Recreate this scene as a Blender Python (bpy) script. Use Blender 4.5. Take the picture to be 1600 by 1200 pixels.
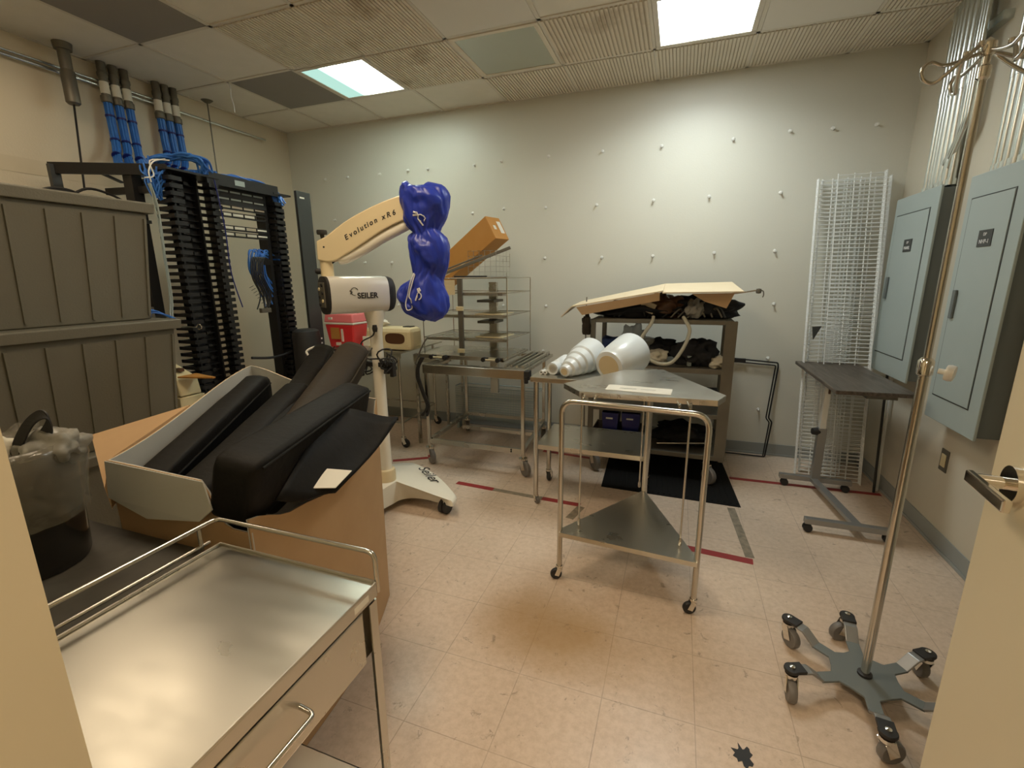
import bpy, bmesh, math, random
from mathutils import Vector, Matrix
random.seed(7)
S = bpy.context.scene
for o in list(bpy.data.objects): bpy.data.objects.remove(o, do_unlink=True)
COL = S.collection
PI = math.pi

# ------------------------------------------------------------------ camera
cam = bpy.data.objects.new('camera', bpy.data.cameras.new('camera')); COL.objects.link(cam)
cam.data.sensor_width = 36.0; cam.data.lens = 715.92/1600*36; cam.data.clip_start = 0.02
PITCH, ROLL, YAW = .2262, -.0082, .345
CAMPOS = Vector((2.6996, -3.5403, 1.4376))
def cam_axes():
    cy, sy, cp, sp, cr, sr = math.cos(YAW), math.sin(YAW), math.cos(PITCH), math.sin(PITCH), math.cos(ROLL), math.sin(ROLL)
    f = Vector((-sy*cp, cy*cp, -sp)); r = Vector((cy, sy, 0)); u = r.cross(f)
    return cr*r+sr*u, -sr*r+cr*u, f
_r, _u, _f = cam_axes()
cam.matrix_world = Matrix(((_r.x, _u.x, -_f.x, CAMPOS.x), (_r.y, _u.y, -_f.y, CAMPOS.y), (_r.z, _u.z, -_f.z, CAMPOS.z), (0, 0, 0, 1)))
S.camera = cam

# ------------------------------------------------------------------ world, exposure, light levels
w = bpy.data.worlds.new('world'); S.world = w; w.use_nodes = True
w.node_tree.nodes['Background'].inputs[0].default_value = (.5, .48, .42, 1)
w.node_tree.nodes['Background'].inputs[1].default_value = .05
S.view_settings.view_transform = 'Standard'; S.view_settings.look = 'None'
S.view_settings.gamma = 1; S.view_settings.use_curve_mapping = False
S.view_settings.exposure = 1.6
L_NEAR_COOL = 4.0      # big bright panel by the back wall
W_NEAR_COOL = 3.8       # focused light of its tubes, watts
L_SMALL_COOL = 8.0      # half-dead panel on the left
L_WARM_ROOM = 8.5       # warm panel over the left side, out of frame
L_WARM_HALL = 17.0       # corridor fixture behind the doorway
COOL = (.92, 1.0, .98); WARM = (1.0, .80, .56)

H = 2.9; XL, XR, YB, YF = -1.18, 4.10, 0.52, -3.37; G = .6096

# ------------------------------------------------------------------ materials
def mat(name, col, rough=.5, metal=0., noise=None, bump=0., bscale=60., spec=None, emit=None, estr=0., coat=0., alpha=None, trans=0., sheen=0.):
    m = bpy.data.materials.new(name); m.use_nodes = True
    nt = m.node_tree; N = nt.nodes; L = nt.links; b = N['Principled BSDF']
    b.inputs['Base Color'].default_value = (*col, 1); b.inputs['Roughness'].default_value = rough
    b.inputs['Metallic'].default_value = metal
    if spec is not None: b.inputs['Specular IOR Level'].default_value = spec
    if coat: b.inputs['Coat Weight'].default_value = coat; b.inputs['Coat Roughness'].default_value = .15
    if sheen: b.inputs['Sheen Weight'].default_value = sheen
    if alpha is not None: b.inputs['Alpha'].default_value = alpha
    if trans: b.inputs['Transmission Weight'].default_value = trans
    if emit: b.inputs['Emission Color'].default_value = (*emit, 1); b.inputs['Emission Strength'].default_value = estr
    tc = N.new('ShaderNodeTexCoord')
    if noise:
        col2, sc, amt = noise
        n = N.new('ShaderNodeTexNoise'); n.inputs['Scale'].default_value = sc; n.inputs['Detail'].default_value = 6
        L.new(tc.outputs['Object'], n.inputs['Vector'])
        r = N.new('ShaderNodeValToRGB'); r.color_ramp.elements[0].position = .5-.25*amt; r.color_ramp.elements[1].position = .5+.25*amt
        r.color_ramp.elements[0].color = (*col, 1); r.color_ramp.elements[1].color = (*col2, 1)
        L.new(n.outputs['Fac'], r.inputs['Fac']); L.new(r.outputs['Color'], b.inputs['Base Color'])
    if bump:
        n = N.new('ShaderNodeTexNoise'); n.inputs['Scale'].default_value = bscale; n.inputs['Detail'].default_value = 4
        L.new(tc.outputs['Object'], n.inputs['Vector'])
        bp = N.new('ShaderNodeBump'); bp.inputs['Strength'].default_value = bump; bp.inputs['Distance'].default_value = .01
        L.new(n.outputs['Fac'], bp.inputs['Height']); L.new(bp.outputs['Normal'], b.inputs['Normal'])
    return m

def steel(name, col=(.56, .55, .51), r0=.16, r1=.38, stretch=(3, 60, 3), bump=.03):
    m = mat(name, col, .3, 1.)
    nt = m.node_tree; N = nt.nodes; L = nt.links; b = N['Principled BSDF']
    tc = N.new('ShaderNodeTexCoord'); mp = N.new('ShaderNodeMapping'); mp.inputs['Scale'].default_value = stretch
    n = N.new('ShaderNodeTexNoise'); n.inputs['Scale'].default_value = 4; n.inputs['Detail'].default_value = 8
    n2 = N.new('ShaderNodeTexNoise'); n2.inputs['Scale'].default_value = 3; n2.inputs['Detail'].default_value = 5
    L.new(tc.outputs['Object'], mp.inputs['Vector']); L.new(mp.outputs['Vector'], n.inputs['Vector']); L.new(tc.outputs['Object'], n2.inputs['Vector'])
    mx = N.new('ShaderNodeMath'); mx.operation = 'MULTIPLY'; L.new(n.outputs['Fac'], mx.inputs[0]); L.new(n2.outputs['Fac'], mx.inputs[1])
    mr = N.new('ShaderNodeMapRange'); mr.inputs['From Min'].default_value = .10; mr.inputs['From Max'].default_value = .45
    mr.inputs['To Min'].default_value = r0; mr.inputs['To Max'].default_value = r1
    L.new(mx.outputs[0], mr.inputs['Value']); L.new(mr.outputs['Result'], b.inputs['Roughness'])
    return m

def floor_mat():
    m = mat('vinyl_tile_floor', (.5, .4, .3), .3)
    nt = m.node_tree; N = nt.nodes; L = nt.links; b = N['Principled BSDF']
    tc = N.new('ShaderNodeTexCoord'); sep = N.new('ShaderNodeSeparateXYZ'); L.new(tc.outputs['Object'], sep.inputs[0])
    def noise(sc, det=6, rough=.6, dist=0.):
        n = N.new('ShaderNodeTexNoise'); n.inputs['Scale'].default_value = sc; n.inputs['Detail'].default_value = det
        n.inputs['Roughness'].default_value = rough; n.inputs['Distortion'].default_value = dist
        L.new(tc.outputs['Object'], n.inputs['Vector']); return n.outputs['Fac']
    def math_(op, a, bb):
        n = N.new('ShaderNodeMath'); n.operation = op
        for i, v in enumerate((a, bb)):
            if v is None: continue
            if isinstance(v, (int, float)): n.inputs[i].default_value = v
            else: L.new(v, n.inputs[i])
        return n.outputs[0]
    def ramp(fac, stops):
        r = N.new('ShaderNodeValToRGB'); e = r.color_ramp.elements
        while len(e) < len(stops): e.new(.5)
        for i, (p, c) in enumerate(stops): e[i].position = p; e[i].color = (*c, 1) if len(c) == 3 else c
        L.new(fac, r.inputs['Fac']); return r.outputs['Color']
    def mix(fac, a, bb, mode='MIX'):
        n = N.new('ShaderNodeMixRGB'); n.blend_type = mode
        for i, v in ((0, fac), (1, a), (2, bb)):
            if isinstance(v, (int, float)): n.inputs[i].default_value = v
            elif isinstance(v, tuple): n.inputs[i].default_value = (*v, 1)
            else: L.new(v, n.inputs[i])
        return n.outputs[0]
    base = ramp(noise(1.3, 5), [(.3, (.60, .475, .37)), (.7, (.70, .57, .46))])
    fine = ramp(noise(38, 5, .7), [(.35, (.86, .84, .80)), (.6, (1, 1, 1))])
    c = mix(1., base, fine, 'MULTIPLY')
    # seams of 12 inch tiles
    def seam(out, off):
        a = math_('ADD', out, off); a = math_('DIVIDE', a, .3048); a = math_('FRACT', a, None); a = math_('SUBTRACT', a, .5); a = math_('ABSOLUTE', a, None)
        return math_('GREATER_THAN', a, .4945)
    sm = math_('MAXIMUM', seam(sep.outputs['X'], 20*.3048-2.2361), seam(sep.outputs['Y'], 20*.3048+.06))
    sm = math_('MULTIPLY', sm, math_('MULTIPLY', noise(5, 3), .75))
    c = mix(sm, c, (.2, .14, .09))
    # amber patch: warm reflected light painted into the floor colour
    ob = N.new('ShaderNodeVectorMath'); ob.operation = 'SUBTRACT'; L.new(tc.outputs['Object'], ob.inputs[0]); ob.inputs[1].default_value = (2.35, -1.95, 0)
    sc = N.new('ShaderNodeVectorMath'); sc.operation = 'MULTIPLY'; L.new(ob.outputs[0], sc.inputs[0]); sc.inputs[1].default_value = (1.5, 1.9, 0)
    ln = N.new('ShaderNodeVectorMath'); ln.operation = 'LENGTH'; L.new(sc.outputs[0], ln.inputs[0])
    d = math_('ADD', ln.outputs['Value'], math_('MULTIPLY', noise(2.2, 5), .9))
    am = ramp(d, [(.62, (1, 1, 1)), (1.0, (0, 0, 0))])
    c = mix(math_('MULTIPLY', am, .7), c, (.42, .27, .12))
    # scuffs and specks
    sp = ramp(noise(16, 8, .75, .6), [(.345, (1, 1, 1)), (.40, (0, 0, 0))])
    sp = math_('MULTIPLY', sp, .55)
    c = mix(sp, c, (.17, .12, .08))
    L.new(c, b.inputs['Base Color'])
    mr = N.new('ShaderNodeMapRange'); mr.inputs['To Min'].default_value = .2; mr.inputs['To Max'].default_value = .5
    L.new(noise(3, 6), mr.inputs['Value']); L.new(mr.outputs['Result'], b.inputs['Roughness'])
    bp = N.new('ShaderNodeBump'); bp.inputs['Strength'].default_value = .06; bp.inputs['Distance'].default_value = .01
    L.new(noise(9, 4), bp.inputs['Height']); L.new(bp.outputs['Normal'], b.inputs['Normal'])
    return m

M = {}
M['floor'] = floor_mat()
M['wall'] = mat('satin_wall_paint', (.66, .65, .57), .42, noise=((.69, .68, .60), 2.5, 2), bump=.08, bscale=90)
M['wall_left'] = mat('warm_lit_wall_paint', (.64, .56, .42), .5, noise=((.68, .60, .46), 2.0, 2), bump=.08, bscale=90)  # same wall paint, tinted with the warm lamp light falling on it
M['wall_gloss'] = mat('semigloss_wall_paint', (.62, .57, .46), .24, noise=((.65, .60, .49), 2.5, 2), bump=.1, bscale=14)
M['plaster'] = mat('bare_plaster', (.66, .58, .44), .7, noise=((.60, .52, .38), 6, 1))
M['ceil'] = mat('ceiling_board', (.76, .72, .63), .85, noise=((.80, .76, .67), 9, 1), bump=.15, bscale=160)
M['ceil_white'] = mat('smooth_ceiling_panel', (.74, .70, .63), .6)
M['tbar'] = mat('painted_ceiling_grid', (.68, .63, .54), .5)
M['dark_tile'] = mat('dark_grey_ceiling_panel', (.27, .25, .225), .8, bump=.1, bscale=150)
M['rib'] = mat('louvre_plastic', (.76, .70, .59), .6, noise=((.70, .63, .51), 4, 1))
M['rib_stained'] = mat('stained_louvre_plastic', (.72, .64, .52), .6, noise=((.34, .24, .13), 2.6, .55))
for _n in M['rib_stained'].node_tree.nodes:
    if _n.type == 'VALTORGB': _n.color_ramp.elements[0].position = .56; _n.color_ramp.elements[1].position = .74
M['rib_gap'] = mat('louvre_backing', (.56, .49, .38), .8)
M['lens_off'] = mat('unlit_prismatic_lens', (.42, .45, .37), .22, coat=.6)
M['base'] = mat('grey_vinyl_base', (.30, .32, .31), .35)
M['steel'] = steel('brushed_steel', (.58, .56, .50), .24, .36, (3, 3, 3), .0)
M['steel_top'] = steel('scratched_steel_top', (.60, .58, .52), .26, .36, (2, 5, 2), .0)
M['steel_tube'] = steel('polished_steel_tube', (.58, .56, .51), .16, .28, (4, 4, 4), .0)
M['galv'] = mat('galvanised_conduit', (.66, .70, .69), .27, 1.)
M['chrome'] = mat('chrome', (.75, .72, .66), .1, 1.)
M['rubber'] = mat('black_rubber', (.018, .017, .017), .55)
M['wheelgrey'] = mat('grey_caster_tyre', (.16, .15, .14), .45)
M['black_metal'] = mat('black_powder_coat', (.012, .012, .013), .42)
M['charcoal'] = mat('charcoal_panel_paint', (.042, .046, .046), .4)
M['white_enamel'] = mat('ivory_enamel', (.86, .83, .72), .28, coat=.3)
M['arm_cream'] = mat('cream_enamel', (.78, .66, .42), .32)
M['white_plastic'] = mat('white_plastic', (.80, .80, .76), .38)
M['hdpe'] = mat('translucent_white_plastic', (.74, .78, .79), .32, coat=.2)
M['ivory_foam'] = mat('yellowed_foam', (.66, .55, .34), .7)
M['blue_nylon'] = mat('royal_blue_nylon', (.014, .034, .36), .38, noise=((.022, .05, .46), 5, 1), bump=.35, bscale=13)
M['blue_cable'] = mat('blue_cable_jacket', (.02, .12, .50), .45, noise=((.05, .22, .66), 20, 1))
M['blue_dark'] = mat('dark_blue_plastic', (.008, .014, .16), .4)
M['navy_cloth'] = mat('navy_cloth', (.014, .035, .12), .8)
M['black_cloth'] = mat('black_cloth', (.01, .01, .012), .85)
M['black_vinyl'] = mat('black_vinyl_upholstery', (.010, .0088, .0075), .6, bump=.2, bscale=35, spec=.18)
M['brown_vinyl'] = mat('worn_brown_black_vinyl', (.036, .028, .019), .6, bump=.2, bscale=25, spec=.2)
M['cardboard'] = mat('brown_cardboard', (.50, .32, .165), .75, noise=((.55, .36, .19), 8, 1), bump=.05, bscale=30)
M['cardboard_orange'] = mat('orange_brown_cardboard', (.52, .24, .05), .6, noise=((.56, .27, .065), 8, 1))
M['cardboard_pale'] = mat('pale_kraft_cardboard', (.66, .54, .36), .7, noise=((.70, .58, .40), 8, 1))
M['cardboard_white'] = mat('white_lined_cardboard', (.50, .50, .465), .6, noise=((.54, .54, .50), 5, 1), bump=.08, bscale=20)
M['paper'] = mat('paper', (.78, .75, .66), .7)
M['cream_paper'] = mat('cream_paper', (.70, .60, .38), .7)
M['ink'] = mat('black_ink', (.02, .02, .02), .6)
M['white_ink'] = mat('white_ink', (.75, .75, .75), .6)
M['red'] = mat('translucent_red_plastic', (.80, .045, .05), .3, coat=.4)
M['red_light'] = mat('pale_red_lid_plastic', (.86, .22, .23), .3, coat=.4)
M['tape_red'] = mat('red_floor_tape', (.34, .03, .03), .5, noise=((.26, .03, .03), 30, 1))
M['tape_grey'] = mat('tape_glue_residue', (.17, .15, .11), .8, noise=((.33, .27, .2), 26, .8))
M['tote'] = mat('olive_grey_plastic', (.15, .14, .105), .55, noise=((.17, .16, .125), 3, 2), bump=.15, bscale=120)
M['panel_grey'] = mat('blue_grey_panel_paint', (.36, .42, .41), .35, noise=((.39, .45, .44), 3, 1))
M['panel_side'] = mat('grey_panel_box', (.14, .16, .16), .45)
M['white_wire'] = mat('white_epoxy_wire', (.80, .82, .81), .4)
M['grey_metal'] = mat('brushed_grey_metal', (.34, .34, .335), .36, .7)
M['wood_dark'] = mat('dark_walnut_laminate', (.085, .065, .052), .38)
M['desk_dark'] = mat('dark_laminate', (.05, .046, .038), .5, noise=((.085, .078, .065), 18, 1))
M['jamb'] = mat('cream_gloss_enamel', (.70, .62, .44), .35)
M['bag_clear'] = mat('clear_plastic_film', (.30, .27, .22), .14, alpha=.24, bump=.9, bscale=14)
M['liner'] = mat('wrinkled_liner_film', (.26, .235, .18), .2, alpha=.5, bump=1., bscale=16, coat=.4)
M['bag_grey'] = mat('hazy_grey_film', (.42, .40, .35), .3, alpha=.55, bump=.8, bscale=14)
M['bin_clear'] = mat('smoky_clear_bin', (.03, .027, .022), .12, alpha=.82, coat=.5)
M['trash_white'] = mat('crumpled_white_paper', (.62, .58, .47), .7, bump=.6, bscale=25)
M['hose'] = mat('clear_vinyl_hose', (.52, .50, .40), .25, coat=.4)
M['cream_plastic'] = mat('cream_plastic', (.72, .62, .38), .4)
M['silver'] = mat('silver_paint', (.76, .76, .72), .3, .2)
M['steel_dark'] = mat('tarnished_steel', (.15, .138, .112), .48, .5, noise=((.19, .175, .14), 9, 1))
M['mat_rubber'] = mat('ribbed_black_rubber_mat', (.007, .0065, .006), .85, spec=.2)
M['brown'] = mat('brown_ceramic', (.10, .045, .02), .4)
# wood grain for the overbed table
def wood_grain(m, c0, c1):
    nt = m.node_tree; N = nt.nodes; L = nt.links
    tc = N.new('ShaderNodeTexCoord'); mp = N.new('ShaderNodeMapping'); mp.inputs['Scale'].default_value = (22, 2.0, 22)
    n = N.new('ShaderNodeTexNoise'); n.inputs['Scale'].default_value = 2.5; n.inputs['Detail'].default_value = 8; n.inputs['Distortion'].default_value = .6
    r = N.new('ShaderNodeValToRGB'); r.color_ramp.elements[0].position = .35; r.color_ramp.elements[1].position = .65
    r.color_ramp.elements[0].color = (*c0, 1); r.color_ramp.elements[1].color = (*c1, 1)
    L.new(tc.outputs['Object'], mp.inputs[0]); L.new(mp.outputs[0], n.inputs['Vector']); L.new(n.outputs['Fac'], r.inputs['Fac']); L.new(r.outputs[0], N['Principled BSDF'].inputs['Base Color'])
wood_grain(M['wood_dark'], (.05, .038, .030), (.125, .10, .08))

# ------------------------------------------------------------------ mesh helpers
def rot_to(d):
    return Vector(d).normalized().to_track_quat('Z', 'Y').to_matrix()
def root_of(o):
    while o.parent: o = o.parent
    return o
class MB:
    def __init__(s): s.v = []; s.f = []
    def add(s, vs, fs):
        n = len(s.v); s.v += [Vector(v) for v in vs]; s.f += [tuple(i+n for i in f) for f in fs]; return s
    def box(s, a, b, mtx=None):
        (x0, y0, z0), (x1, y1, z1) = a, b
        vs = [Vector(p) for p in ((x0, y0, z0), (x1, y0, z0), (x1, y1, z0), (x0, y1, z0), (x0, y0, z1), (x1, y0, z1), (x1, y1, z1), (x0, y1, z1))]
        if mtx: vs = [mtx @ v for v in vs]
        return s.add(vs, [(0, 3, 2, 1), (4, 5, 6, 7), (0, 1, 5, 4), (1, 2, 6, 5), (2, 3, 7, 6), (3, 0, 4, 7)])
    def obox(s, c, size, R=None):
        m = Matrix.Translation(Vector(c)) @ (R.to_4x4() if R else Matrix.Identity(4)); h = [x/2 for x in size]
        return s.box((-h[0], -h[1], -h[2]), (h[0], h[1], h[2]), m)
    def bar(s, p, q, wd, ht, up=(0, 0, 1)):
        p, q = Vector(p), Vector(q); d = (q-p).normalized(); x = d.cross(Vector(up))
        if x.length < 1e-4: x = Vector((1, 0, 0))
        x.normalize(); z = x.cross(d); vs = []
        for e in (p, q):
            for a, b in ((-1, -1), (1, -1), (1, 1), (-1, 1)): vs.append(e + x*a*wd/2 + z*b*ht/2)
        return s.add(vs, [(3, 2, 1, 0), (4, 5, 6, 7), (0, 1, 5, 4), (1, 2, 6, 5), (2, 3, 7, 6), (3, 0, 4, 7)])
    def cyl(s, p, q, r, r2=None, n=16, cap=True):
        p, q = Vector(p), Vector(q); R = rot_to(q-p); r2 = r if r2 is None else r2; vs = []
        for e, rr in ((p, r), (q, r2)):
            for i in range(n): a = 2*PI*i/n; vs.append(e + R @ Vector((rr*math.cos(a), rr*math.sin(a), 0)))
        fs = [(i, (i+1) % n, n+(i+1) % n, n+i) for i in range(n)]
        if cap: fs += [tuple(range(n-1, -1, -1)), tuple(range(n, 2*n))]
        return s.add(vs, fs)
    def tube(s, pts, r, n=8, closed=False):
        pts = [Vector(p) for p in pts]; m = len(pts); rings = []; up = None
        for i in range(m):
            a = pts[(i-1) % m] if (closed or i > 0) else pts[i]; b = pts[(i+1) % m] if (closed or i < m-1) else pts[i]
            t = (b-a).normalized()
            if up is None:
                up = Vector((0, 0, 1)) if abs(t.z) < .9 else Vector((1, 0, 0))
            x = t.cross(up)
            if x.length < 1e-5: x = t.orthogonal()
            x.normalize(); up = x.cross(t).normalized()
            rr = r[i] if isinstance(r, (list, tuple)) else r
            rings.append([pts[i]+x*rr*math.cos(2*PI*k/n)+up*rr*math.sin(2*PI*k/n) for k in range(n)])
        vs = [v for R_ in rings for v in R_]; fs = []
        for i in range(m if closed else m-1):
            j = (i+1) % m
            for k in range(n): fs.append((i*n+k, i*n+(k+1) % n, j*n+(k+1) % n, j*n+k))
        if not closed: fs += [tuple(range(n-1, -1, -1)), tuple((m-1)*n+k for k in range(n))]
        return s.add(vs, fs)
    def lathe(s, prof, c=(0, 0, 0), R=None, n=24, sx=1., sy=1.):
        c = Vector(c); vs = []; m = len(prof)
        for r, z in prof:
            for i in range(n):
                a = 2*PI*i/n; v = Vector((r*sx*math.cos(a), r*sy*math.sin(a), z)); vs.append(c + (R @ v if R else v))
        fs = [(j*n+i, j*n+(i+1) % n, (j+1)*n+(i+1) % n, (j+1)*n+i) for j in range(m-1) for i in range(n)]
        if prof[0][0] > 1e-5: fs.append(tuple(range(n-1, -1, -1)))
        if prof[-1][0] > 1e-5: fs.append(tuple((m-1)*n+i for i in range(n)))
        return s.add(vs, fs)
    def prism(s, poly, z0, z1, mtx=None):
        n = len(poly); vs = [Vector((x, y, z0)) for x, y in poly]+[Vector((x, y, z1)) for x, y in poly]
        if mtx: vs = [mtx @ v for v in vs]
        return s.add(vs, [tuple(range(n-1, -1, -1)), tuple(range(n, 2*n))]+[(i, (i+1) % n, n+(i+1) % n, n+i) for i in range(n)])
    def loft(s, rings, closed=True, caps=True):
        n = len(rings[0]); vs = [v for r in rings for v in r]; fs = []
        for j in range(len(rings)-1):
            for i in range(n if closed else n-1): fs.append((j*n+i, j*n+(i+1) % n, (j+1)*n+(i+1) % n, (j+1)*n+i))
        if caps and closed: fs += [tuple(range(n-1, -1, -1)), tuple((len(rings)-1)*n+i for i in range(n))]
        return s.add(vs, fs)
    def sheet(s, quad_pts, th, nrm=None):
        # thick slab from an ordered polygon of 3-D points
        P = [Vector(p) for p in quad_pts]
        nn = Vector(nrm) if nrm else (P[1]-P[0]).cross(P[2]-P[0]).normalized()
        n = len(P); vs = P+[p-nn*th for p in P]
        return s.add(vs, [tuple(range(n)), tuple(range(2*n-1, n-1, -1))]+[(i, n+i, n+(i+1) % n, (i+1) % n) for i in range(n)])
    def build(s, name, m, parent=None, smooth=False, bevel=0., sub=0, ang=.7):
        me = bpy.data.meshes.new(name)
        off = root_of(parent).location if parent else Vector((0, 0, 0))
        me.from_pydata([v-off for v in s.v], [], s.f); me.update()
        bm = bmesh.new(); bm.from_mesh(me); bmesh.ops.recalc_face_normals(bm, faces=bm.faces); bm.to_mesh(me); bm.free()
        if isinstance(m, str): m = M[m]
        me.materials.append(m)
        if smooth:
            me.shade_smooth(); me.set_sharp_from_angle(angle=ang)
        o = bpy.data.objects.new(name, me); COL.objects.link(o)
        if parent: o.parent = parent
        if bevel:
            md = o.modifiers.new('bevel', 'BEVEL'); md.width = bevel; md.segments = 2; md.limit_method = 'ANGLE'
        if sub:
            md = o.modifiers.new('sub', 'SUBSURF'); md.levels = sub; md.render_levels = sub
        return o

def tag(o, label=None, cat=None, group=None, kind=None):
    if label: o['label'] = label
    if cat: o['category'] = cat
    if group: o['group'] = group
    if kind: o['kind'] = kind
    return o
def thing(name, loc, label, cat, group=None, rotz=0):
    o = bpy.data.objects.new(name, None); COL.objects.link(o); o.location = loc; o.rotation_euler = (0, 0, rotz)
    o.empty_display_size = .05
    return tag(o, label, cat, group)
RX = Matrix(((1, 0, 0, 0), (0, 0, -1, 0), (0, 1, 0, 0), (0, 0, 0, 1)))    # (x, y) -> (x, z), extruded along -y
def arc_pts(pts, r, seg=6):
    """round the inner corners of a polyline"""
    P = [Vector(p) for p in pts]; out = [P[0]]
    for i in range(1, len(P)-1):
        a, b, c = P[i-1], P[i], P[i+1]; u = (a-b).normalized(); v = (c-b).normalized()
        rr = min(r, (a-b).length*.49, (c-b).length*.49); p0 = b+u*rr; p1 = b+v*rr
        for k in range(seg+1):
            t = k/seg; out.append(p0*(1-t)**2+b*2*t*(1-t)+p1*t*t)
    out.append(P[-1]); return out
def spline(pts, n=8, closed=False):
    P = [Vector(p) for p in pts]; out = []; m = len(P)
    rng = range(m) if closed else range(m-1)
    for i in rng:
        if closed: p0, p1, p2, p3 = P[i-1], P[i], P[(i+1) % m], P[(i+2) % m]
        else: p0, p1, p2, p3 = P[max(i-1, 0)], P[i], P[i+1], P[min(i+2, m-1)]
        for k in range(n):
            t = k/n; out.append(.5*((2*p1)+(p2-p0)*t+(2*p0-5*p1+4*p2-p3)*t*t+(3*p1-p0-3*p2+p3)*t**3))
    if not closed: out.append(P[-1])
    return out
def text(body, size, mtx, m, parent, name='lettering', shear=0., ext=.0006, bold=0.):
    cu = bpy.data.curves.new('t', 'FONT'); cu.body = body; cu.size = size; cu.extrude = ext; cu.shear = shear; cu.offset = bold
    cu.align_x = 'CENTER'; cu.align_y = 'CENTER'
    to = bpy.data.objects.new('t', cu); COL.objects.link(to)
    dg = bpy.context.evaluated_depsgraph_get(); me = bpy.data.meshes.new_from_object(to.evaluated_get(dg))
    bpy.data.objects.remove(to)
    off = root_of(parent).location if parent else Vector((0, 0, 0))
    me.transform(Matrix.Translation(-off) @ mtx); me.materials.clear(); me.materials.append(M[m])
    o = bpy.data.objects.new(name, me); COL.objects.link(o)
    if parent: o.parent = parent
    return o
def frame(loc, xdir, ydir):
    x = Vector(xdir).normalized(); y = Vector(ydir).normalized(); z = x.cross(y).normalized(); y = z.cross(x)
    return Matrix(((x.x, y.x, z.x, loc[0]), (x.y, y.y, z.y, loc[1]), (x.z, y.z, z.z, loc[2]), (0, 0, 0, 1)))
def caster(parent, x, y, r=.035, wd=.024, top=None, ang=0., tyre='rubber', fork='chrome', hub='steel'):
    """swivel caster: fork and stem, with the wheel as its sub-part"""
    top = top if top else 2*r+.035
    c, s_ = math.cos(ang), math.sin(ang); d = Vector((c, s_, 0)); n = Vector((-s_, c, 0)); off = r*.55
    base = Vector((x, y, 0)); st = base-d*off*.0
    wc = base+d*off+Vector((0, 0, r+.001))
    f = MB()
    f.cyl(st+Vector((0, 0, 2*r+.008)), st+Vector((0, 0, top)), .008+.05*r, n=10)
    f.cyl(st+Vector((0, 0, 2*r+.006)), st+Vector((0, 0, 2*r+.018)), r*.55, n=14)
    for sg in (-1, 1):
        a = st+n*sg*(wd/2+.004)+Vector((0, 0, 2*r+.008)); b = wc+n*sg*(wd/2+.004)-Vector((0, 0, r*.15))
        f.bar(a, b, .0035, r*.8, up=tuple(n.cross((b-a).normalized())))
    fo = f.build('caster', fork, parent, smooth=True)
    w_ = MB(); w_.lathe([(r*.3, -wd/2), (r*.9, -wd/2), (r, -wd*.3), (r, wd*.3), (r*.9, wd/2), (r*.3, wd/2)], wc, rot_to(n), 20)
    wo = w_.build('wheel', tyre, fo, smooth=True)
    return fo
def lumpy(name, m, c, size, parent=None, seed=1, amp=.25, freq=2.2, levels=2, flat=True):
    """a soft crumpled lump"""
    from mathutils import noise as NZ
    bm = bmesh.new(); bmesh.ops.create_icosphere(bm, subdivisions=4, radius=1)
    off = root_of(parent).location if parent else Vector((0, 0, 0))
    for v in bm.verts:
        p = v.co.copy(); k = 1+amp*(NZ.noise(p*freq+Vector((seed*7.1, seed, 0))))*1.6+amp*.5*NZ.noise(p*freq*2.7+Vector((0, seed*3.3, 5)))
        q = Vector((p.x*size[0]*k, p.y*size[1]*k, p.z*size[2]*k))
        if flat: q.z = max(q.z, -size[2]*.8)
        v.co = q+Vector(c)-off
    me = bpy.data.meshes.new(name); bm.to_mesh(me); bm.free(); me.materials.append(M[m] if isinstance(m, str) else m); me.shade_smooth()
    o = bpy.data.objects.new(name, me); COL.objects.link(o)
    if parent: o.parent = parent
    return o

# ================================================================== ROOM SHELL
def struct(o): o['kind'] = 'structure'; return o
struct(MB().box((XL-.2, YF-2.6, -.1), (XR+1.2, YB+.2, 0)).build('floor', 'floor'))
ceil = struct(MB().box((XL-.2, YF, H), (XR+.2, YB+.2, H+.08)).build('ceiling', 'ceil'))
struct(MB().box((XL-.12, YB, 0), (XR+.12, YB+.12, H)).build('wall_back', 'wall'))
wl = struct(MB().box((XL-.12, YF, 0), (XL, YB, H)).build('wall_left', 'wall_left'))
struct(MB().box((XR, YF, 0), (XR+.12, YB, H)).build('wall_right', 'wall_gloss'))
JL, JR, DT = 2.25, 3.17, 2.12
wf = MB().box((XL-.12, YF-.14, 0), (JL, YF, H)).box((JR, YF-.14, 0), (XR+.12, YF, H)).box((JL, YF-.14, DT), (JR, YF, H))
struct(wf.build('wall_front', 'jamb'))
# corridor outside the doorway
struct(MB().box((XL-.2, YF-2.72, 0), (XR+1.2, YF-2.6, 2.7)).build('wall_corridor', 'jamb'))
struct(MB().box((XL-.2, YF-2.6, 2.7), (XR+1.2, YF-.14, 2.78)).build('ceiling_corridor', 'ceil'))
# bases
struct(MB().box((XL, YB-.006, 0), (XR, YB, .10)).box((XL, YB-.012, 0), (XR, YB-.006, .018)).build('baseboard_back', 'base', bevel=.003))
struct(MB().box((XR-.006, YF, 0), (XR, YB, .10)).box((XR-.012, YF, 0), (XR-.006, YB, .018)).build('baseboard_right', 'base', bevel=.003))
struct(MB().box((XL, YF, 0), (XL+.006, YB, .10)).build('baseboard_left', 'base', bevel=.003))
# patched plaster band on the left wall, part of the wall
MB().box((XL, -2.6, 2.10), (XL+.002, -1.05, 2.19)).build('plaster_band', 'plaster', wl)

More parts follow.
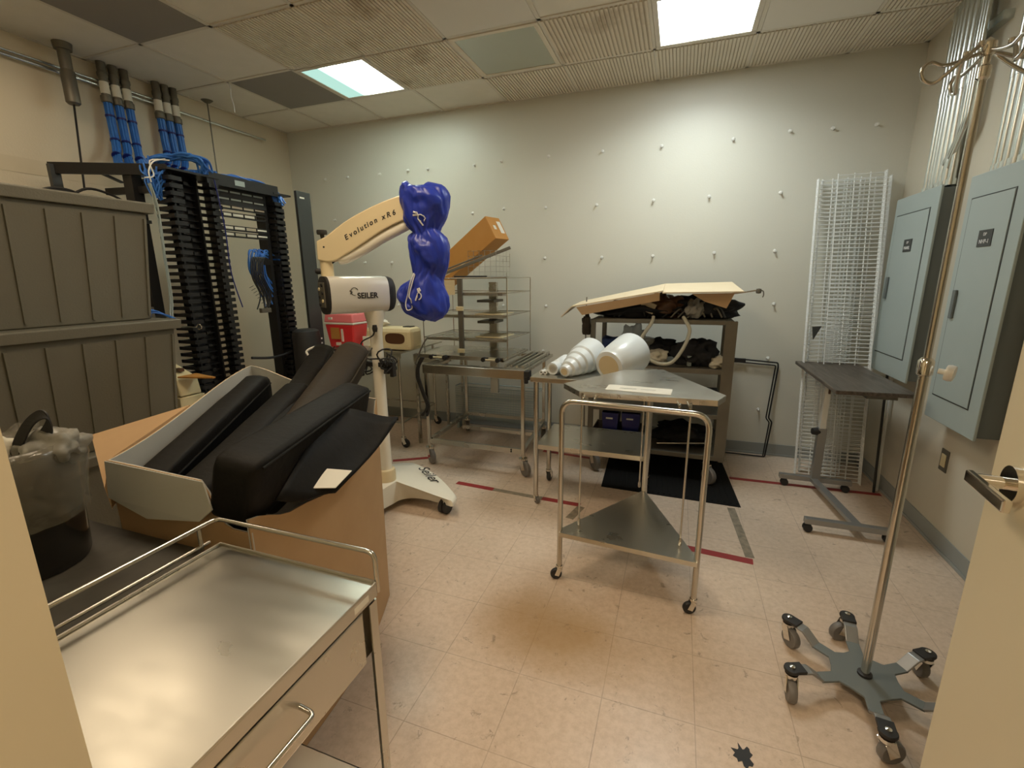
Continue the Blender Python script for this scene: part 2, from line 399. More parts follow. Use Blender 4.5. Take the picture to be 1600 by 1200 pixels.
# ceiling suspension grid
g = MB()
for i in range(-2, 8):
    x = i*G
    if x > XL and x < XR: g.box((x-.012, YF, H-.006), (x+.012, YB, H+.002))
for j in range(-6, 1):
    y = j*G
    if y > YF: g.box((XL, y-.012, H-.006), (XR, y+.012, H+.002))
g.box((XL, YB-.02, H-.006), (XR, YB, H+.002)); g.box((XL, YF, H-.006), (XL+.02, YB, H+.002)); g.box((XR-.02, YF, H-.006), (XR, YB, H+.002))
g.build('suspension_grid', 'tbar', ceil)

def tile_rect(i, j):          # tile i (x), j: 0 = strip by the back wall, 1 = next towards the camera ...
    x0 = max(i*G, XL+.02)+.014; x1 = min((i+1)*G, XR-.02)-.014
    y1 = (YB-.02 if j == 0 else -(j-1)*G)-.014; y0 = (0 if j == 0 else -j*G)+.014
    return x0, x1, y0, y1
def grille(i, j, label, n=26, m='rib'):
    x0, x1, y0, y1 = tile_rect(i, j)
    t = thing('louvre_panel', ((x0+x1)/2, (y0+y1)/2, H-.012), label, 'ceiling grille', 'ribbed ceiling panels')
    MB().box((x0, y0, H-.004), (x1, y1, H-.0005)).build('backing', 'rib_gap', t)
    b = MB(); n = max(3, int(n*(x1-x0)/.58))
    for k in range(n+1):
        x = x0+(x1-x0)*k/n; b.box((x-.0075, y0, H-.012), (x+.0075, y1, H-.004))
    o = b.build('ribs', m, t)
    return t
for i in (2, 3, 4, 5, 6):
    nm = ['above the middle of the back wall, beside the first ribbed strip', 'over the back wall between the stained panel and the bright light', 'directly behind the bright ceiling light', 'behind the smooth white ceiling panel', 'in the right back corner above the wire shelves'][i-2]
    grille(i, 0, 'cream ribbed ceiling panel '+nm)
grille(1, 1, 'cream ribbed ceiling panel stained brown along its right edge, beside the lit left panel', 26, 'rib_stained')
grille(3, 1, 'brown stained ribbed ceiling panel left of the bright ceiling light', 22, 'rib_stained')
grille(6, 1, 'cream ribbed ceiling panel at the far right, next to the grey conduits')
grille(0, 2, 'fine ribbed ceiling panel just in front of the lit left panel')
grille(1, 2, 'wide ribbed ceiling panel with dirty far edge, at the top edge of the photo', 26, 'rib_stained')
def plain_tile(i, j, label, m, name='ceiling_tile'):
    x0, x1, y0, y1 = tile_rect(i, j)
    o = MB().box((x0-x0, 0, 0), (x1-x0, y1-y0, .006)).build(name, m, bevel=.001); o.location = (x0, y0, H-.0065)
    return tag(o, label, 'ceiling tile')
plain_tile(-1, 1, 'dark grey ceiling tile left of the lit left panel', 'dark_tile')
plain_tile(-1, 3, 'dark grey ceiling tile at the top left, above the blue cables', 'dark_tile')
plain_tile(5, 1, 'smooth white ceiling tile right of the bright ceiling light', 'ceil_white')
plain_tile(2, 2, 'smooth pale ceiling tile in front of the unlit lens', 'ceil_white')

def emit_mat(name, colr, st, split=False):
    m = bpy.data.materials.new(name); m.use_nodes = True; nt = m.node_tree; N = nt.nodes; L = nt.links
    N.remove(N['Principled BSDF']); e = N.new('ShaderNodeEmission'); e.inputs[0].default_value = (*colr, 1); e.inputs[1].default_value = st
    L.new(e.outputs[0], N['Material Output'].inputs[0])
    if split:        # one dead tube: the panel fades to a dim greenish half
        tc = N.new('ShaderNodeTexCoord'); sp = N.new('ShaderNodeSeparateXYZ'); L.new(tc.outputs['Object'], sp.inputs[0])
        mr = N.new('ShaderNodeMapRange'); mr.inputs['From Min'].default_value = -.12; mr.inputs['From Max'].default_value = .02
        mr.inputs['To Min'].default_value = .27; mr.inputs['To Max'].default_value = st
        L.new(sp.outputs['X'], mr.inputs['Value']); L.new(mr.outputs['Result'], e.inputs[1])
        r = N.new('ShaderNodeValToRGB'); r.color_ramp.elements[0].color = (.62, 1, .86, 1); r.color_ramp.elements[1].color = (*colr, 1)
        mr2 = N.new('ShaderNodeMapRange'); mr2.inputs['From Min'].default_value = -.12; mr2.inputs['From Max'].default_value = .02
        L.new(sp.outputs['X'], mr2.inputs['Value']); L.new(mr2.outputs['Result'], r.inputs[0]); L.new(r.outputs[0], e.inputs[0])
    return m
def troffer(i, j, label, emat, z=H, lit=True, x=None, y=None):
    if x is None: x0, x1, y0, y1 = tile_rect(i, j)
    else: x0, x1, y0, y1 = x, x+.58, y, y+.58
    c = ((x0+x1)/2, (y0+y1)/2, z-.01); t = thing('ceiling_light', c, label, 'ceiling light')
    f = MB(); e = .03
    f.box((x0, y0, z-.012), (x1, y0+e, z-.0005)).box((x0, y1-e, z-.012), (x1, y1, z-.0005)).box((x0, y0+e, z-.012), (x0+e, y1-e, z-.0005)).box((x1-e, y0+e, z-.012), (x1, y1-e, z-.0005))
    f.build('frame', 'tbar' if lit else 'rib', t, bevel=.002)
    MB().box((x0+e, y0+e, z-.008), (x1-e, y1-e, z-.002)).build('diffuser', emat, t)
    return t
tl = troffer(4, 1, 'large bright white ceiling light near the right end of the back wall', emit_mat('lamp_bright', COOL, L_NEAR_COOL))
la = bpy.data.lights.new('tube_light', 'AREA'); la.shape = 'SQUARE'; la.size = .50; la.energy = W_NEAR_COOL; la.color = COOL; la.spread = math.radians(150)
lo = bpy.data.objects.new('tube_light', la); COL.objects.link(lo); lo.parent = tl; lo.location = (0, 0, -.004)
troffer(0, 1, 'lit ceiling light with a dim greenish half, above the white surgical microscope', emit_mat('lamp_half', (.9, 1.0, .88), L_SMALL_COOL, True))
troffer(2, 1, 'unlit ceiling light with a glossy greenish lens between two ribbed panels', 'lens_off', lit=False)
troffer(-1, 4, 'warm ceiling light over the left side of the room', emit_mat('lamp_warm', WARM, L_WARM_ROOM*.35))
troffer(2, 4, 'warm ceiling light above the middle of the room', emit_mat('lamp_warm_mid', WARM, L_WARM_ROOM))
troffer(0, 0, 'warm corridor ceiling light outside the doorway', emit_mat('lamp_hall', WARM, L_WARM_HALL), z=2.7, x=2.4, y=-4.65)

# thin white string hanging from the ceiling
o = MB().tube(spline([(-.61, -.60, H-.006), (-.60, -.60, 2.85), (-.605, -.60, 2.80), (-.59, -.60, 2.74), (-.59, -.60, 2.69)], 4), .004, 6).build('hanging_string', 'white_plastic', smooth=True)
tag(o, 'short white string hanging from the ceiling near the left wall', 'string')

# doorway: door leaf
DH = Vector((3.165, -3.372, 0)); dd = Vector((math.sin(math.radians(7.4)), math.cos(math.radians(7.4)), 0)); dn = Vector((dd.y, -dd.x, 0))
dr = thing('door_1', DH, 'cream painted door standing open at the right edge, with a chrome lever', 'door'); dr['kind'] = 'structure'
b = MB(); e0 = DH+dd*.01; e1 = DH+dd*.91
b.add([e0+Vector((0, 0, .012)), e1+Vector((0, 0, .012)), e1+dn*.045+Vector((0, 0, .012)), e0+dn*.045+Vector((0, 0, .012)), e0+Vector((0, 0, 2.08)), e1+Vector((0, 0, 2.08)), e1+dn*.045+Vector((0, 0, 2.08)), e0+dn*.045+Vector((0, 0, 2.08))],
      [(0, 3, 2, 1), (4, 5, 6, 7), (0, 1, 5, 4), (1, 2, 6, 5), (2, 3, 7, 6), (3, 0, 4, 7)])
b.build('door_leaf', 'jamb', dr, bevel=.003)
hp = DH+dd*.815+Vector((0, 0, 1.085)); hn = -dn
b = MB(); b.cyl(hp, hp+hn*.012, .032, n=24); b.cyl(hp+hn*.012, hp+hn*.055, .011, n=14)
lv = b.build('handle_rose', 'chrome', dr, smooth=True)
MB().bar(hp+hn*.058+dd*.018, hp+hn*.054-dd*.115, .022, .012, up=tuple(hn)).build('handle', 'chrome', lv, bevel=.003)

# push-pin style wall anchors on the back wall
pins = [(-.743,2.43),(-.469,2.428),(-.094,2.428),(.219,2.438),(.431,2.432),(.903,2.426),(1.16,2.436),(1.587,2.439),(2.037,2.438),(2.496,2.432),(3.002,2.432),(3.369,2.45),(3.631,2.439),(3.886,2.436),(-.67,2.035),(.319,2.046),(.872,2.023),(1.179,2.045),(1.563,2.034),(2.004,2.03),(2.457,2.038),(2.868,2.041),(3.354,2.037),(-.342,1.61),(-.022,1.604),(1.56,1.613),(2.061,1.607),(2.477,1.608),(2.939,1.622),(3.36,1.625),(.022,1.189),(1.162,1.195),(1.576,1.194),(3.394,1.23),(1.549,.784),(3.398,.806),(3.373,.382)]
pr_ = MB(); pr_.lathe([(.003, 0), (.014, .001), (.012, .005), (.005, .008), (.005, .022), (.0085, .024), (.0085, .028), (.002, .03)], (0, 0, 0), rot_to((0, -1, -.15)), 12)
pin0 = pr_.build('wall_anchor', 'white_plastic', smooth=True)
tag(pin0, 'small white plastic anchor stuck in the back wall', 'wall anchor', 'white anchors dotted over the back wall')
for k, (x, z) in enumerate(pins):
    o = pin0 if k == 0 else pin0.copy()
    if k: COL.objects.link(o)
    o.location = (x, YB-.0005, z)

# floor tape
def tape(name, p, q, m, label, wd=.045, group=None):
    o = MB().bar((p[0], p[1], .0008), (q[0], q[1], .0008), wd, .0012).build(name, m)
    return tag(o, label, 'floor tape', group)
tape('floor_tape', (1.28, -.782), (1.57, -.80), 'tape_red', 'red floor tape running out from under the white microscope base')
tape('tape_residue', (1.57, -.80), (1.93, -.82), 'tape_grey', 'grey worn tape residue between two pieces of red tape', .04)
tape('floor_tape', (1.93, -.82), (2.19, -.832), 'tape_red', 'short red floor tape under the front of the steel side table')
tape('floor_tape', (2.80, -1.118), (3.155, -1.147), 'tape_red', 'red floor tape just right of the triangular cart', .05)
tape('tape_residue', (3.105, -.56), (3.145, -1.11), 'tape_grey', 'grey glue line on the floor between the black mat and red tape', .045)
tape('floor_tape', (3.14, -.07), (4.07, -.04), 'tape_red', 'long red floor tape passing under the overbed table', .04)
tape('floor_tape', (.60, -.58), (.86, -.42), 'tape_red', 'slanted red floor tape beside the wheeled rack cart', .045)
tape('floor_tape', (1.70, .02), (2.15, -.02), 'tape_red', 'dark red floor tape behind the steel side table, near the shelf cart', .04)
tape('tape_residue', (2.20, -.85), (2.16, -1.02), 'tape_grey', 'brown tape residue turning a corner beside the triangular cart', .05)
bl = MB(); random.seed(3)
ring = []
for k in range(22):
    a = 2*PI*k/22; r = .032*(1+.45*random.uniform(-1, 1)); ring.append((r*math.cos(a)*.8, r*math.sin(a)))
bl.prism(ring, 0, .0012); o = bl.build('paint_spot', 'rubber'); o.location = (2.985, -2.25, .0004); tag(o, 'black spill spot on the floor at the bottom edge', 'stain')

# ================================================================== RIGHT WALL: panels and conduits
def breaker(name, y0, y1, z0, z1, label, words):
    xf = 4.0; t = thing(name, (XR, (y0+y1)/2, z0), label, 'electrical panel')
    MB().box((xf+.012, y0+.012, z0+.012), (XR-.0005, y1-.012, z1-.012)).build("box", 'panel_side', t, bevel=.002)
    MB().box((xf, y0, z0), (xf+.012, y1, z1)).build('cover', 'panel_grey', t, bevel=.003)
    wd = y1-y0
    dl = MB().box((xf-.004, y0+.085, z0+.13), (xf, y1-.05, z1-.11)).build('door', 'panel_grey', t, bevel=.0015)
    g_ = MB()
    ya, yb, za, zb = y0+.083, y1-.048, z0+.128, z1-.108
    for a in (((xf-.002, ya-.004, za-.004), (xf+.001, ya, zb+.004)), ((xf-.002, yb, za-.004), (xf+.001, yb+.004, zb+.004)), ((xf-.002, ya, za-.004), (xf+.001, yb, za)), ((xf-.002, ya, zb), (xf+.001, yb, zb+.004))): g_.box(*a)
    g_.build('door_gap', 'charcoal', t)
    zc = z1-.30; yc = (y0+y1)/2+.0
    pl = MB().box((xf-.007, yc-.052, zc-.037), (xf-.004, yc+.052, zc+.037)).build('nameplate', 'charcoal', dl)
    for k, wtxt in enumerate(words):
        text(wtxt, .026 if k else .02, frame((xf-.0078, yc, zc+.017-.032*k), (0, -1, 0), (0, 0, 1)), 'white_ink', dl, 'nameplate_text')
    MB().box((xf-.016, y1-.098, (z0+z1)/2-.075), (xf-.004, y1-.068, (z0+z1)/2+.065)).build('latch', 'panel_side', dl, bevel=.004)
    return t
breaker('breaker_panel', -.255, .30, .81, 1.915, 'grey blue electrical panel behind the overbed table, farther from the door', ('DP', 'PANEL'))
breaker('breaker_panel', -.985, -.535, .70, 1.90, 'grey blue electrical panel behind the drip pole, nearer the door', ('DP', 'NHP-1'))
o = thing('wall_outlet', (XR, -.60, .47), 'steel outlet plate low on the right wall under the electrical panels', 'outlet')
MB().box((XR-.005, -.637, .41), (XR, -.563, .53)).build('plate', 'steel_dark', o, bevel=.002)
MB().box((XR-.009, -.622, .435), (XR-.005, -.578, .505)).build('receptacle', 'cream_plastic', o, bevel=.002)
# conduit runs
cond1 = [(.075, .014, 4.055), (.035, .014, 4.055), (-.012, .017, 4.052), (-.06, .02, 4.05), (-.112, .022, 4.05), (-.165, .022, 4.05), (-.215, .018, 4.052)]
for k, (y, r, x) in enumerate(cond1):
    b = MB(); b.cyl((x, y, 1.915), (x, y, H), r, n=16); b.cyl((x, y, 1.915), (x, y, 1.945), r*1.35, n=16); b.cyl((x, y, 2.40), (x, y, 2.45), r*1.22, n=16)
    tag(b.build('conduit', 'galv', smooth=True), 'galvanised steel conduit rising from the panel farther from the door', 'conduit', 'conduits above the far panel')
for k in range(3):
    y = -.245-.026*k; x = 4.03
    b = MB(); b.tube(arc_pts([(4.05, -.10-.035*k, 1.917), (4.045, -.10-.035*k, 2.02), (x, y-.02, 2.16+.02*k), (x, y-.02, H)], .05, 5), .011, 10)
    tag(b.build('bent_conduit', 'galv', smooth=True), 'thin bent conduit offset beside the straight ones above the far panel', 'conduit', 'bent conduits above the far panel')
for k, (y, r) in enumerate([(-.60, .012), (-.64, .016), (-.69, .02), (-.75, .024), (-.815, .022), (-.87, .02), (-.93, .024)]):
    b = MB(); b.cyl((4.05, y, 1.90), (4.05, y, H), r, n=16); b.cyl((4.05, y, 1.90), (4.05, y, 1.935), r*1.3, n=16); b.cyl((4.05, y, 2.30), (4.05, y, 2.35), r*1.2, n=16)
    tag(b.build('conduit', 'galv', smooth=True), 'galvanised steel conduit rising from the panel nearer the door', 'conduit', 'conduits above the near panel')
st_ = MB().box((XR-.041, -.39, 2.62), (XR, .12, 2.66)).build('conduit_strut', 'galv'); tag(st_, 'steel strut clamping the conduits high on the right wall', 'strut')

# ================================================================== FOREGROUND STEEL CART
t = thing('utility_cart', (1.896, -3.10, 0), 'brushed steel utility cart with a guard rail and drawer, nearest the camera', 'cart')
X0, X1, Y0, Y1, Z = 1.667, 2.125, -3.36, -2.82, .80
b = MB().box((X0, Y0, Z-.006), (X1, Y1, Z)).box((X1-.004, Y0, Z-.035), (X1, Y1, Z-.004)).box((X0, Y0, Z-.035), (X0+.004, Y1, Z-.004)).box((X0, Y1-.004, Z-.035), (X1, Y1, Z-.004)).box((X0, Y0, Z-.035), (X1, Y0+.004, Z-.004))
b.build('worktop', 'steel_top', t, bevel=.0025)
MB().tube([(X0+.004, Y0, Z+.003), (X0+.004, Y1-.006, Z+.003), (X1-.004, Y1-.006, Z+.003)], .004, 8).build('raised_edge', 'steel', t, smooth=True)
rail = arc_pts([(X1-.004, Y1+.006, Z-.03), (X1-.004, Y1+.006, Z+.066), (X0-.012, Y1+.006, Z+.062), (X0-.022, Y0-.0, Z+.055)], .022, 5)
MB().tube(rail, .0055, 10).build('guard_rail', 'steel_tube', t, smooth=True)
MB().tube([(X0-.013, Y1-.02, Z+.012), (X0-.022, Y0, Z+.008)], .004, 8).build('lower_rail', 'steel_tube', t, smooth=True)
for y in (Y1-.04, Y0+.2): 
    MB().cyl((X0-.013-.01*(Y1-y)/.54, y, Z-.03), (X0-.013-.01*(Y1-y)/.54, y, Z+.062), .005, n=10).bar((X0, y, Z-.02), (X0-.018, y, Z-.02), .008, .006).build('rail_post', 'steel_tube', t, smooth=True)
b = MB().box((X0+.012, Y0+.01, Z-.17), (X1-.014, Y1-.012, Z-.038)); b.build('drawer_case', 'steel', t, bevel=.002)
d_ = MB().box((X1-.013, Y0+.03, Z-.165), (X1-.001, Y1-.05, Z-.040)).build('drawer', 'steel', t, bevel=.003)
MB().tube(arc_pts([(X1-.002, -3.05, Z-.09), (X1+.03, -3.05, Z-.095), (X1+.03, -3.22, Z-.095), (X1-.002, -3.22, Z-.09)], .012), .0045, 10).build('handle', 'steel_tube', d_, smooth=True)
MB().box((X1-.0005, Y1-.075, Z-.026), (X1+.0006, Y1-.03, Z-.012)).build('label_sticker', 'paper', t)
for (lx, ly) in ((X1-.014, Y1-.016), (X0+.02, Y1-.016), (X1-.014, Y0+.016), (X0+.02, Y0+.016)):
    bb = MB(); s1 = 1 if lx > 1.9 else -1; s2 = 1 if ly > -3.1 else -1
    bb.box((lx-.012 if s1 > 0 else lx-.012, ly-.0015+s2*.012, .10), (lx+.012, ly+.0015+s2*.012, Z-.04)); bb.box((lx-.0015+s1*.012, ly-.012, .10), (lx+.0015+s1*.012, ly+.012, Z-.04))
    bb.build('leg', 'steel', t)
    caster(t, lx, ly, .04, .026, .101)
b = MB().box((X0+.012, Y0+.01, .255), (X1-.006, Y1-.01, .262)).box((X1-.01, Y0+.01, .235), (X1-.006, Y1-.01, .262)).box((X0+.012, Y1-.014, .235), (X1-.006, Y1-.01, .262))
b.build('shelf', 'steel_top', t, bevel=.001)

# ================================================================== DARK TABLE + BIN
t = thing('dark_table', (1.15, -3.08, 0), 'dark laminate table in the bottom left corner, under the trash bin', 'table')
MB().box((.66, -3.362, .71), (1.60, -2.79, .74)).build('tabletop', 'desk_dark', t, bevel=.003)
for lx in (.70, 1.56):
    for ly in (-3.32, -2.83): MB().box((lx-.02, ly-.02, 0), (lx+.02, ly+.02, .71)).build('leg', 'black_metal', t, bevel=.002)
BC = Vector((1.195, -2.985, .7405))
t = thing('trash_bin', BC, 'smoky clear round trash bin lined with plastic film, on the dark table', 'bin')
MB().lathe([(.0, 0), (.118, 0), (.122, .01), (.135, .29), (.14, .295), (.138, .30), (.130, .293), (.117, .014), (.0, .01)], BC, None, 40).build('bin_body', 'bin_clear', t, smooth=True)
from mathutils import noise as NZ
def film(profile, c, seed, amp, n=72, m='bag_clear', name='liner', parent=None):
    rings = []
    for j, (r, z) in enumerate(profile):
        ring = []
        for i in range(n):
            a = 2*PI*i/n; k = 1+amp*(.6+.4*j/len(profile))*(NZ.noise(Vector((math.cos(a)*2.2, math.sin(a)*2.2, z*9+seed)))+.5*NZ.noise(Vector((math.cos(a)*7, math.sin(a)*7, z*22+seed))))
            ring.append(Vector(c)+Vector((r*k*math.cos(a), r*k*math.sin(a), z+(.03*NZ.noise(Vector((math.cos(a)*3, math.sin(a)*3, seed))) if j == len(profile)-1 else 0))))
        rings.append(ring)
    return MB().loft(rings, caps=False).build(name, m, parent, smooth=True, ang=3)
film([(.140, .13), (.144, .18), (.147, .23), (.150, .27), (.148, .305), (.135, .318), (.11, .30)], BC, 2, .10, parent=t, m='liner')
o = lumpy('crumpled_paper', 'trash_white', BC+Vector((-.035, -.015, .285)), (.075, .07, .05), seed=3); tag(o, 'crumpled pale paper in the top of the trash bin, left side', 'trash')
o = lumpy('crumpled_bag', 'bag_grey', BC+Vector((.06, .07, .295)), (.075, .065, .05), seed=8, amp=.22); tag(o, 'clear crumpled plastic bag sticking up at the right of the trash bin', 'plastic bag')
o = lumpy('crumpled_paper', 'bag_clear', BC+Vector((-.06, .06, .29)), (.06, .05, .045), seed=5, amp=.4); tag(o, 'clear plastic wrap bunched at the back of the trash bin', 'plastic bag')
cb = MB()
O_ = BC+Vector((.045, .035, .0))
for k in range(12):
    q = k*.0032; cb.tube(spline([O_+Vector((-.03+q, -.03, .22)), O_+Vector((-.025+q, -.02, .30)), O_+Vector((-.005+q, .005, .365)), O_+Vector((.025+q*.5, .028, .395-q*.5)), O_+Vector((.040, .03, .37-q)), O_+Vector((.012, .0, .31-q)), O_+Vector((-.01, -.02, .23))], 5), .0032, 6)
tag(cb.build('cable_loop', 'rubber', smooth=True), 'coiled black cable standing up out of the trash bin', 'cable')
tag(lumpy('trash_filling', 'black_cloth', BC+Vector((0, 0, .13)), (.098, .098, .105), seed=12, amp=.1), 'dark rubbish filling the lower half of the trash bin', 'trash')

# ================================================================== GREY RIBBED BULK CONTAINERS
def tote(z0, z1, x1, y0, y1, label):
    t = thing('bulk_container', (x1-.4, (y0+y1)/2, z0), label, 'container', 'stacked ribbed containers')
    x0 = x1-.80; tp = .035
    R = lambda z, e=0: [Vector((x0+e, y0+e, z)), Vector((x1-e, y0+e, z)), Vector((x1-e, y1-e, z)), Vector((x0+e, y1-e, z))]
    zt = z1-.055
    MB().loft([R(z0+.001, tp+.02), R(zt, .012)]).build('body', 'tote', t, bevel=.006)
    MB().loft([R(zt, -.012), R(z1-.008, -.016), R(z1-.001, -.008)]).build('rim', 'tote', t, bevel=.003)
    b = MB(); n = 9
    for k in range(n+1):
        f = k/n; yb = (y0+tp+.03)+(y1-y0-2*tp-.06)*f; yt = (y0+.03)+(y1-y0-.06)*f
        b.bar((x1-tp-.02+.002, yb, z0+.02), (x1-.010, yt, zt-.03), .012, .016, up=(1, 0, 0))
    b.build('ribs', 'tote', t)
    b = MB()
    for k in range(6):
        f = k/5; xb = x0+tp+.05+(x1-x0-2*tp-.1)*f; b.bar((xb, y1-tp-.02, z0+.02), (xb, y1-.010, zt-.03), .012, .012, up=(0, 1, 0))
    b.build('end_ribs', 'tote', t)
TX = .02
tote(0, .61, TX+.03, -3.05, -1.70, 'olive grey ribbed plastic container at the bottom of the stack on the left')
tote(.61, 1.235, TX+.03, -3.05, -1.735, 'olive grey ribbed plastic container in the middle of the stack on the left')
tote(1.235, 1.845, TX-.01, -3.05, -1.75, 'olive grey ribbed plastic container on top of the stack on the left')

# ================================================================== CARDBOARD BOX OF CUSHIONS
A = Vector((1.16, -2.76, .93)); B = Vector((.78, -1.92, 1.04)); Cc = Vector((1.53, -1.975, .95)); D = Vector((1.70, -2.765, .93))
t = thing('cardboard_box', (1.25, -2.35, 0), 'big open cardboard box lined white inside, full of black cushions', 'box')
BOXC = Vector((1.28, -2.36, 0))
def box_side(p, q, zs, bulge=0., name='side', nseg=24):
    '''corrugated wall between two corners; zs gives (fraction, rim height) stops; brown outside, white lining inside'''
    p, q = Vector(p), Vector(q); n = (q-p).cross(Vector((0, 0, 1))).normalized()
    if ((p+q)/2-BOXC).dot(n) < 0: n = -n
    cols = []
    for k in range(nseg+1):
        f = k/nseg; top = p.lerp(q, f); i = 0
        while i < len(zs)-2 and zs[i+1][0] < f: i += 1
        u = (f-zs[i][0])/(zs[i+1][0]-zs[i][0]); u = u*u*(3-2*u); top.z = zs[i][1]*(1-u)+zs[i+1][1]*u
        top += n*bulge*math.sin(PI*f)
        bb = Vector((top.x, top.y, 0)); bb += (BOXC-bb)*.02; bb.z = .003; cols.append([top, top.lerp(bb, .5)+n*bulge*.2*math.sin(PI*f), bb])
    N_ = len(cols)*3
    def solid(s0, s1, m, nm, parent):
        vs = [v-n*s0 for c in cols for v in c]+[v-n*s1 for c in cols for v in c]; fs = []; L_ = len(cols)
        for i in range(L_-1):
            for j in range(2):
                a = (i*3+j, (i+1)*3+j, (i+1)*3+j+1, i*3+j+1); fs.append(a); fs.append(tuple(N_+x for x in reversed(a)))
            fs.append((i*3, N_+i*3, N_+(i+1)*3, (i+1)*3)); fs.append((i*3+2, (i+1)*3+2, N_+(i+1)*3+2, N_+i*3+2))
        for j in range(2):
            fs.append((j, j+1, N_+j+1, N_+j)); e = (L_-1)*3; fs.append((e+j, N_+e+j, N_+e+j+1, e+j+1))
        return MB().add(vs, fs).build(nm, m, parent, smooth=True)
    s1 = solid(0, .0035, 'cardboard', name, t); solid(.0036, .007, 'cardboard_white', 'lining', s1); return s1
box_side(A, B, [(0, .93), (1, 1.04)])
box_side(B, Cc, [(0, 1.04), (.5, .98), (1, .95)])
box_side(D, Cc, [(0, .84), (.18, .79), (.5, .755), (.8, .75), (.93, .77), (.97, .94), (1, .95)], bulge=.045)
box_side(A, D, [(0, .93), (.70, .925), (.86, .80), (1, .80)])
MB().prism([(A.x+.02, A.y+.02), (D.x-.02, D.y+.02), (Cc.x-.02, Cc.y-.03), (B.x+.03, B.y-.02)], .004, .012).build('bottom', 'cardboard', t)
fl = MB().sheet([A+Vector((0, -.006, 0)), Vector((1.56, -2.769, .925)), Vector((1.60, -2.785, .86)), Vector((1.56, -2.795, .825)), Vector((1.36, -2.80, .80)), Vector((1.20, -2.795, .835))], .004, (0, -1, .2))
f1 = fl.build('folded_flap', 'cardboard_white', t); f1['label'] = 'white lined flap folded out'
MB().sheet([(1.14, -2.748, .922), (.96, -2.36, .975), (.81, -2.61, .92), (1.04, -2.72, .81), (1.165, -2.775, .785)], .004).build('side_flap', 'cardboard', t)

def cushion(p, q, wd, ht, up, label, m='black_vinyl', r=.3, name='foam_cushion', taper=1., seg=10, endround=.6):
    """long padded cushion with soft rounded ends, from p to q"""
    p, q = Vector(p), Vector(q); d = (q-p).normalized(); x = d.cross(Vector(up)).normalized(); z = x.cross(d); Ln = (q-p).length
    o = thing(name, p, label, 'cushion', 'black cushions in the cardboard box')
    rings = []
    ts = [0, .008, .03, .08, .2, .35, .5, .65, .8, .92, .97, .992, 1]
    for tt in ts:
        e = min(tt, 1-tt)*Ln; k = min(1, (e/(min(wd, ht)*.42))) ; k = math.sqrt(max(0, 1-(1-k)**2)); k = 1-endround*(1-k)
        sc = 1+(taper-1)*tt; ring = []
        for i in range(28):
            a = 2*PI*i/28; cx = math.copysign(abs(math.cos(a))**r, math.cos(a)); cz = math.copysign(abs(math.sin(a))**r, math.sin(a))
            w_ = 1+.02*NZ.noise(Vector((tt*6, i*.5, p.x*9)))
            ring.append(p+d*tt*Ln+x*cx*wd/2*k*sc*w_+z*cz*ht/2*k*sc*w_)
        rings.append(ring)
    MB().loft(rings).build('cover', m, o, smooth=True, ang=1.2)
    sm = []
    for tt in [i/16 for i in range(17)]: sm.append(p+d*(.03+tt*(Ln-.06))+x*wd/2*1.002*(1+(taper-1)*tt)+z*ht*.42*(1+(taper-1)*tt))
    MB().tube(sm, .0035, 6).build('piping', m, o, smooth=True)
    return o
cushion((1.215, -2.712, .635), (.945, -2.01, .815), .095, .49, (.1, .1, 1), 'flat black slab cushion leaning along the white inner wall of the box', r=.22)
cushion((1.375, -2.70, .70), (1.12, -1.95, .87), .14, .30, (.0, .2, 1), 'slim black cushion between the slab and the two rounded ones', r=.5)
cushion((1.47, -2.62, .78), (.90, -1.55, 1.055), .11, .12, (0, .3, 1), 'black bolster with a rounded end, left one of the raised pair', r=.7, endround=1.0)
cushion((1.53, -2.60, .78), (1.19, -1.66, 1.075), .15, .18, (.3, .2, 1), 'thick worn black bolster with a rounded end, right of the raised pair', 'brown_vinyl', r=.62, endround=1.0)
cushion((1.645, -2.765, .90), (1.47, -2.02, .945), .13, .20, (.25, .1, 1), 'long boxy black cushion lying across the front of the open box', r=.25, endround=.35, taper=.85)
# stiff dark apron over the right side
o = thing('lead_apron', (1.66, -2.45, .85), 'dark stiff apron sheet draped over the right side of the cushion box', 'apron', None)
n1, n2 = 12, 10
c00, c10, c01, c11 = Vector((1.553, -2.262, .985)), Vector((1.732, -2.124, .935)), Vector((1.722, -2.70, .865)), Vector((1.735, -2.50, .785))
vs = []
for j in range(n2+1):
    for i in range(n1+1):
        u, v = i/n1, j/n2; p = c00.lerp(c10, u).lerp(c01.lerp(c11, u), v)
        p.z += .010*math.sin(u*5+v*3)-.012*math.sin(PI*u)*(1-v)-.03*u*math.sin(PI*v)*.8; vs.append(p)
fs = [(j*(n1+1)+i, j*(n1+1)+i+1, (j+1)*(n1+1)+i+1, (j+1)*(n1+1)+i) for j in range(n2) for i in range(n1)]
sh = MB().add(vs, fs).build('sheet', 'black_vinyl', o, smooth=True); md = sh.modifiers.new('solid', 'SOLIDIFY'); md.thickness = .010
MB().tube([Vector(v) for v in vs[:n1+1]], .008, 8).build('bound_edge', 'black_vinyl', o, smooth=True)
MB().sheet([(1.675, -2.50, .872), (1.755, -2.43, .845), (1.765, -2.52, .828), (1.715, -2.57, .842)], .002, (0, 0, 1)).build('label_card', 'paper', o)
o = MB().tube(spline([(1.535, -2.262, .995), (1.545, -2.255, 1.003), (1.56, -2.265, 1.0), (1.57, -2.25, 1.0)], 4), .010, 8).build('foil_clip', 'chrome', smooth=True)
tag(o, 'small shiny clip at the corner of the dark apron', 'clip')
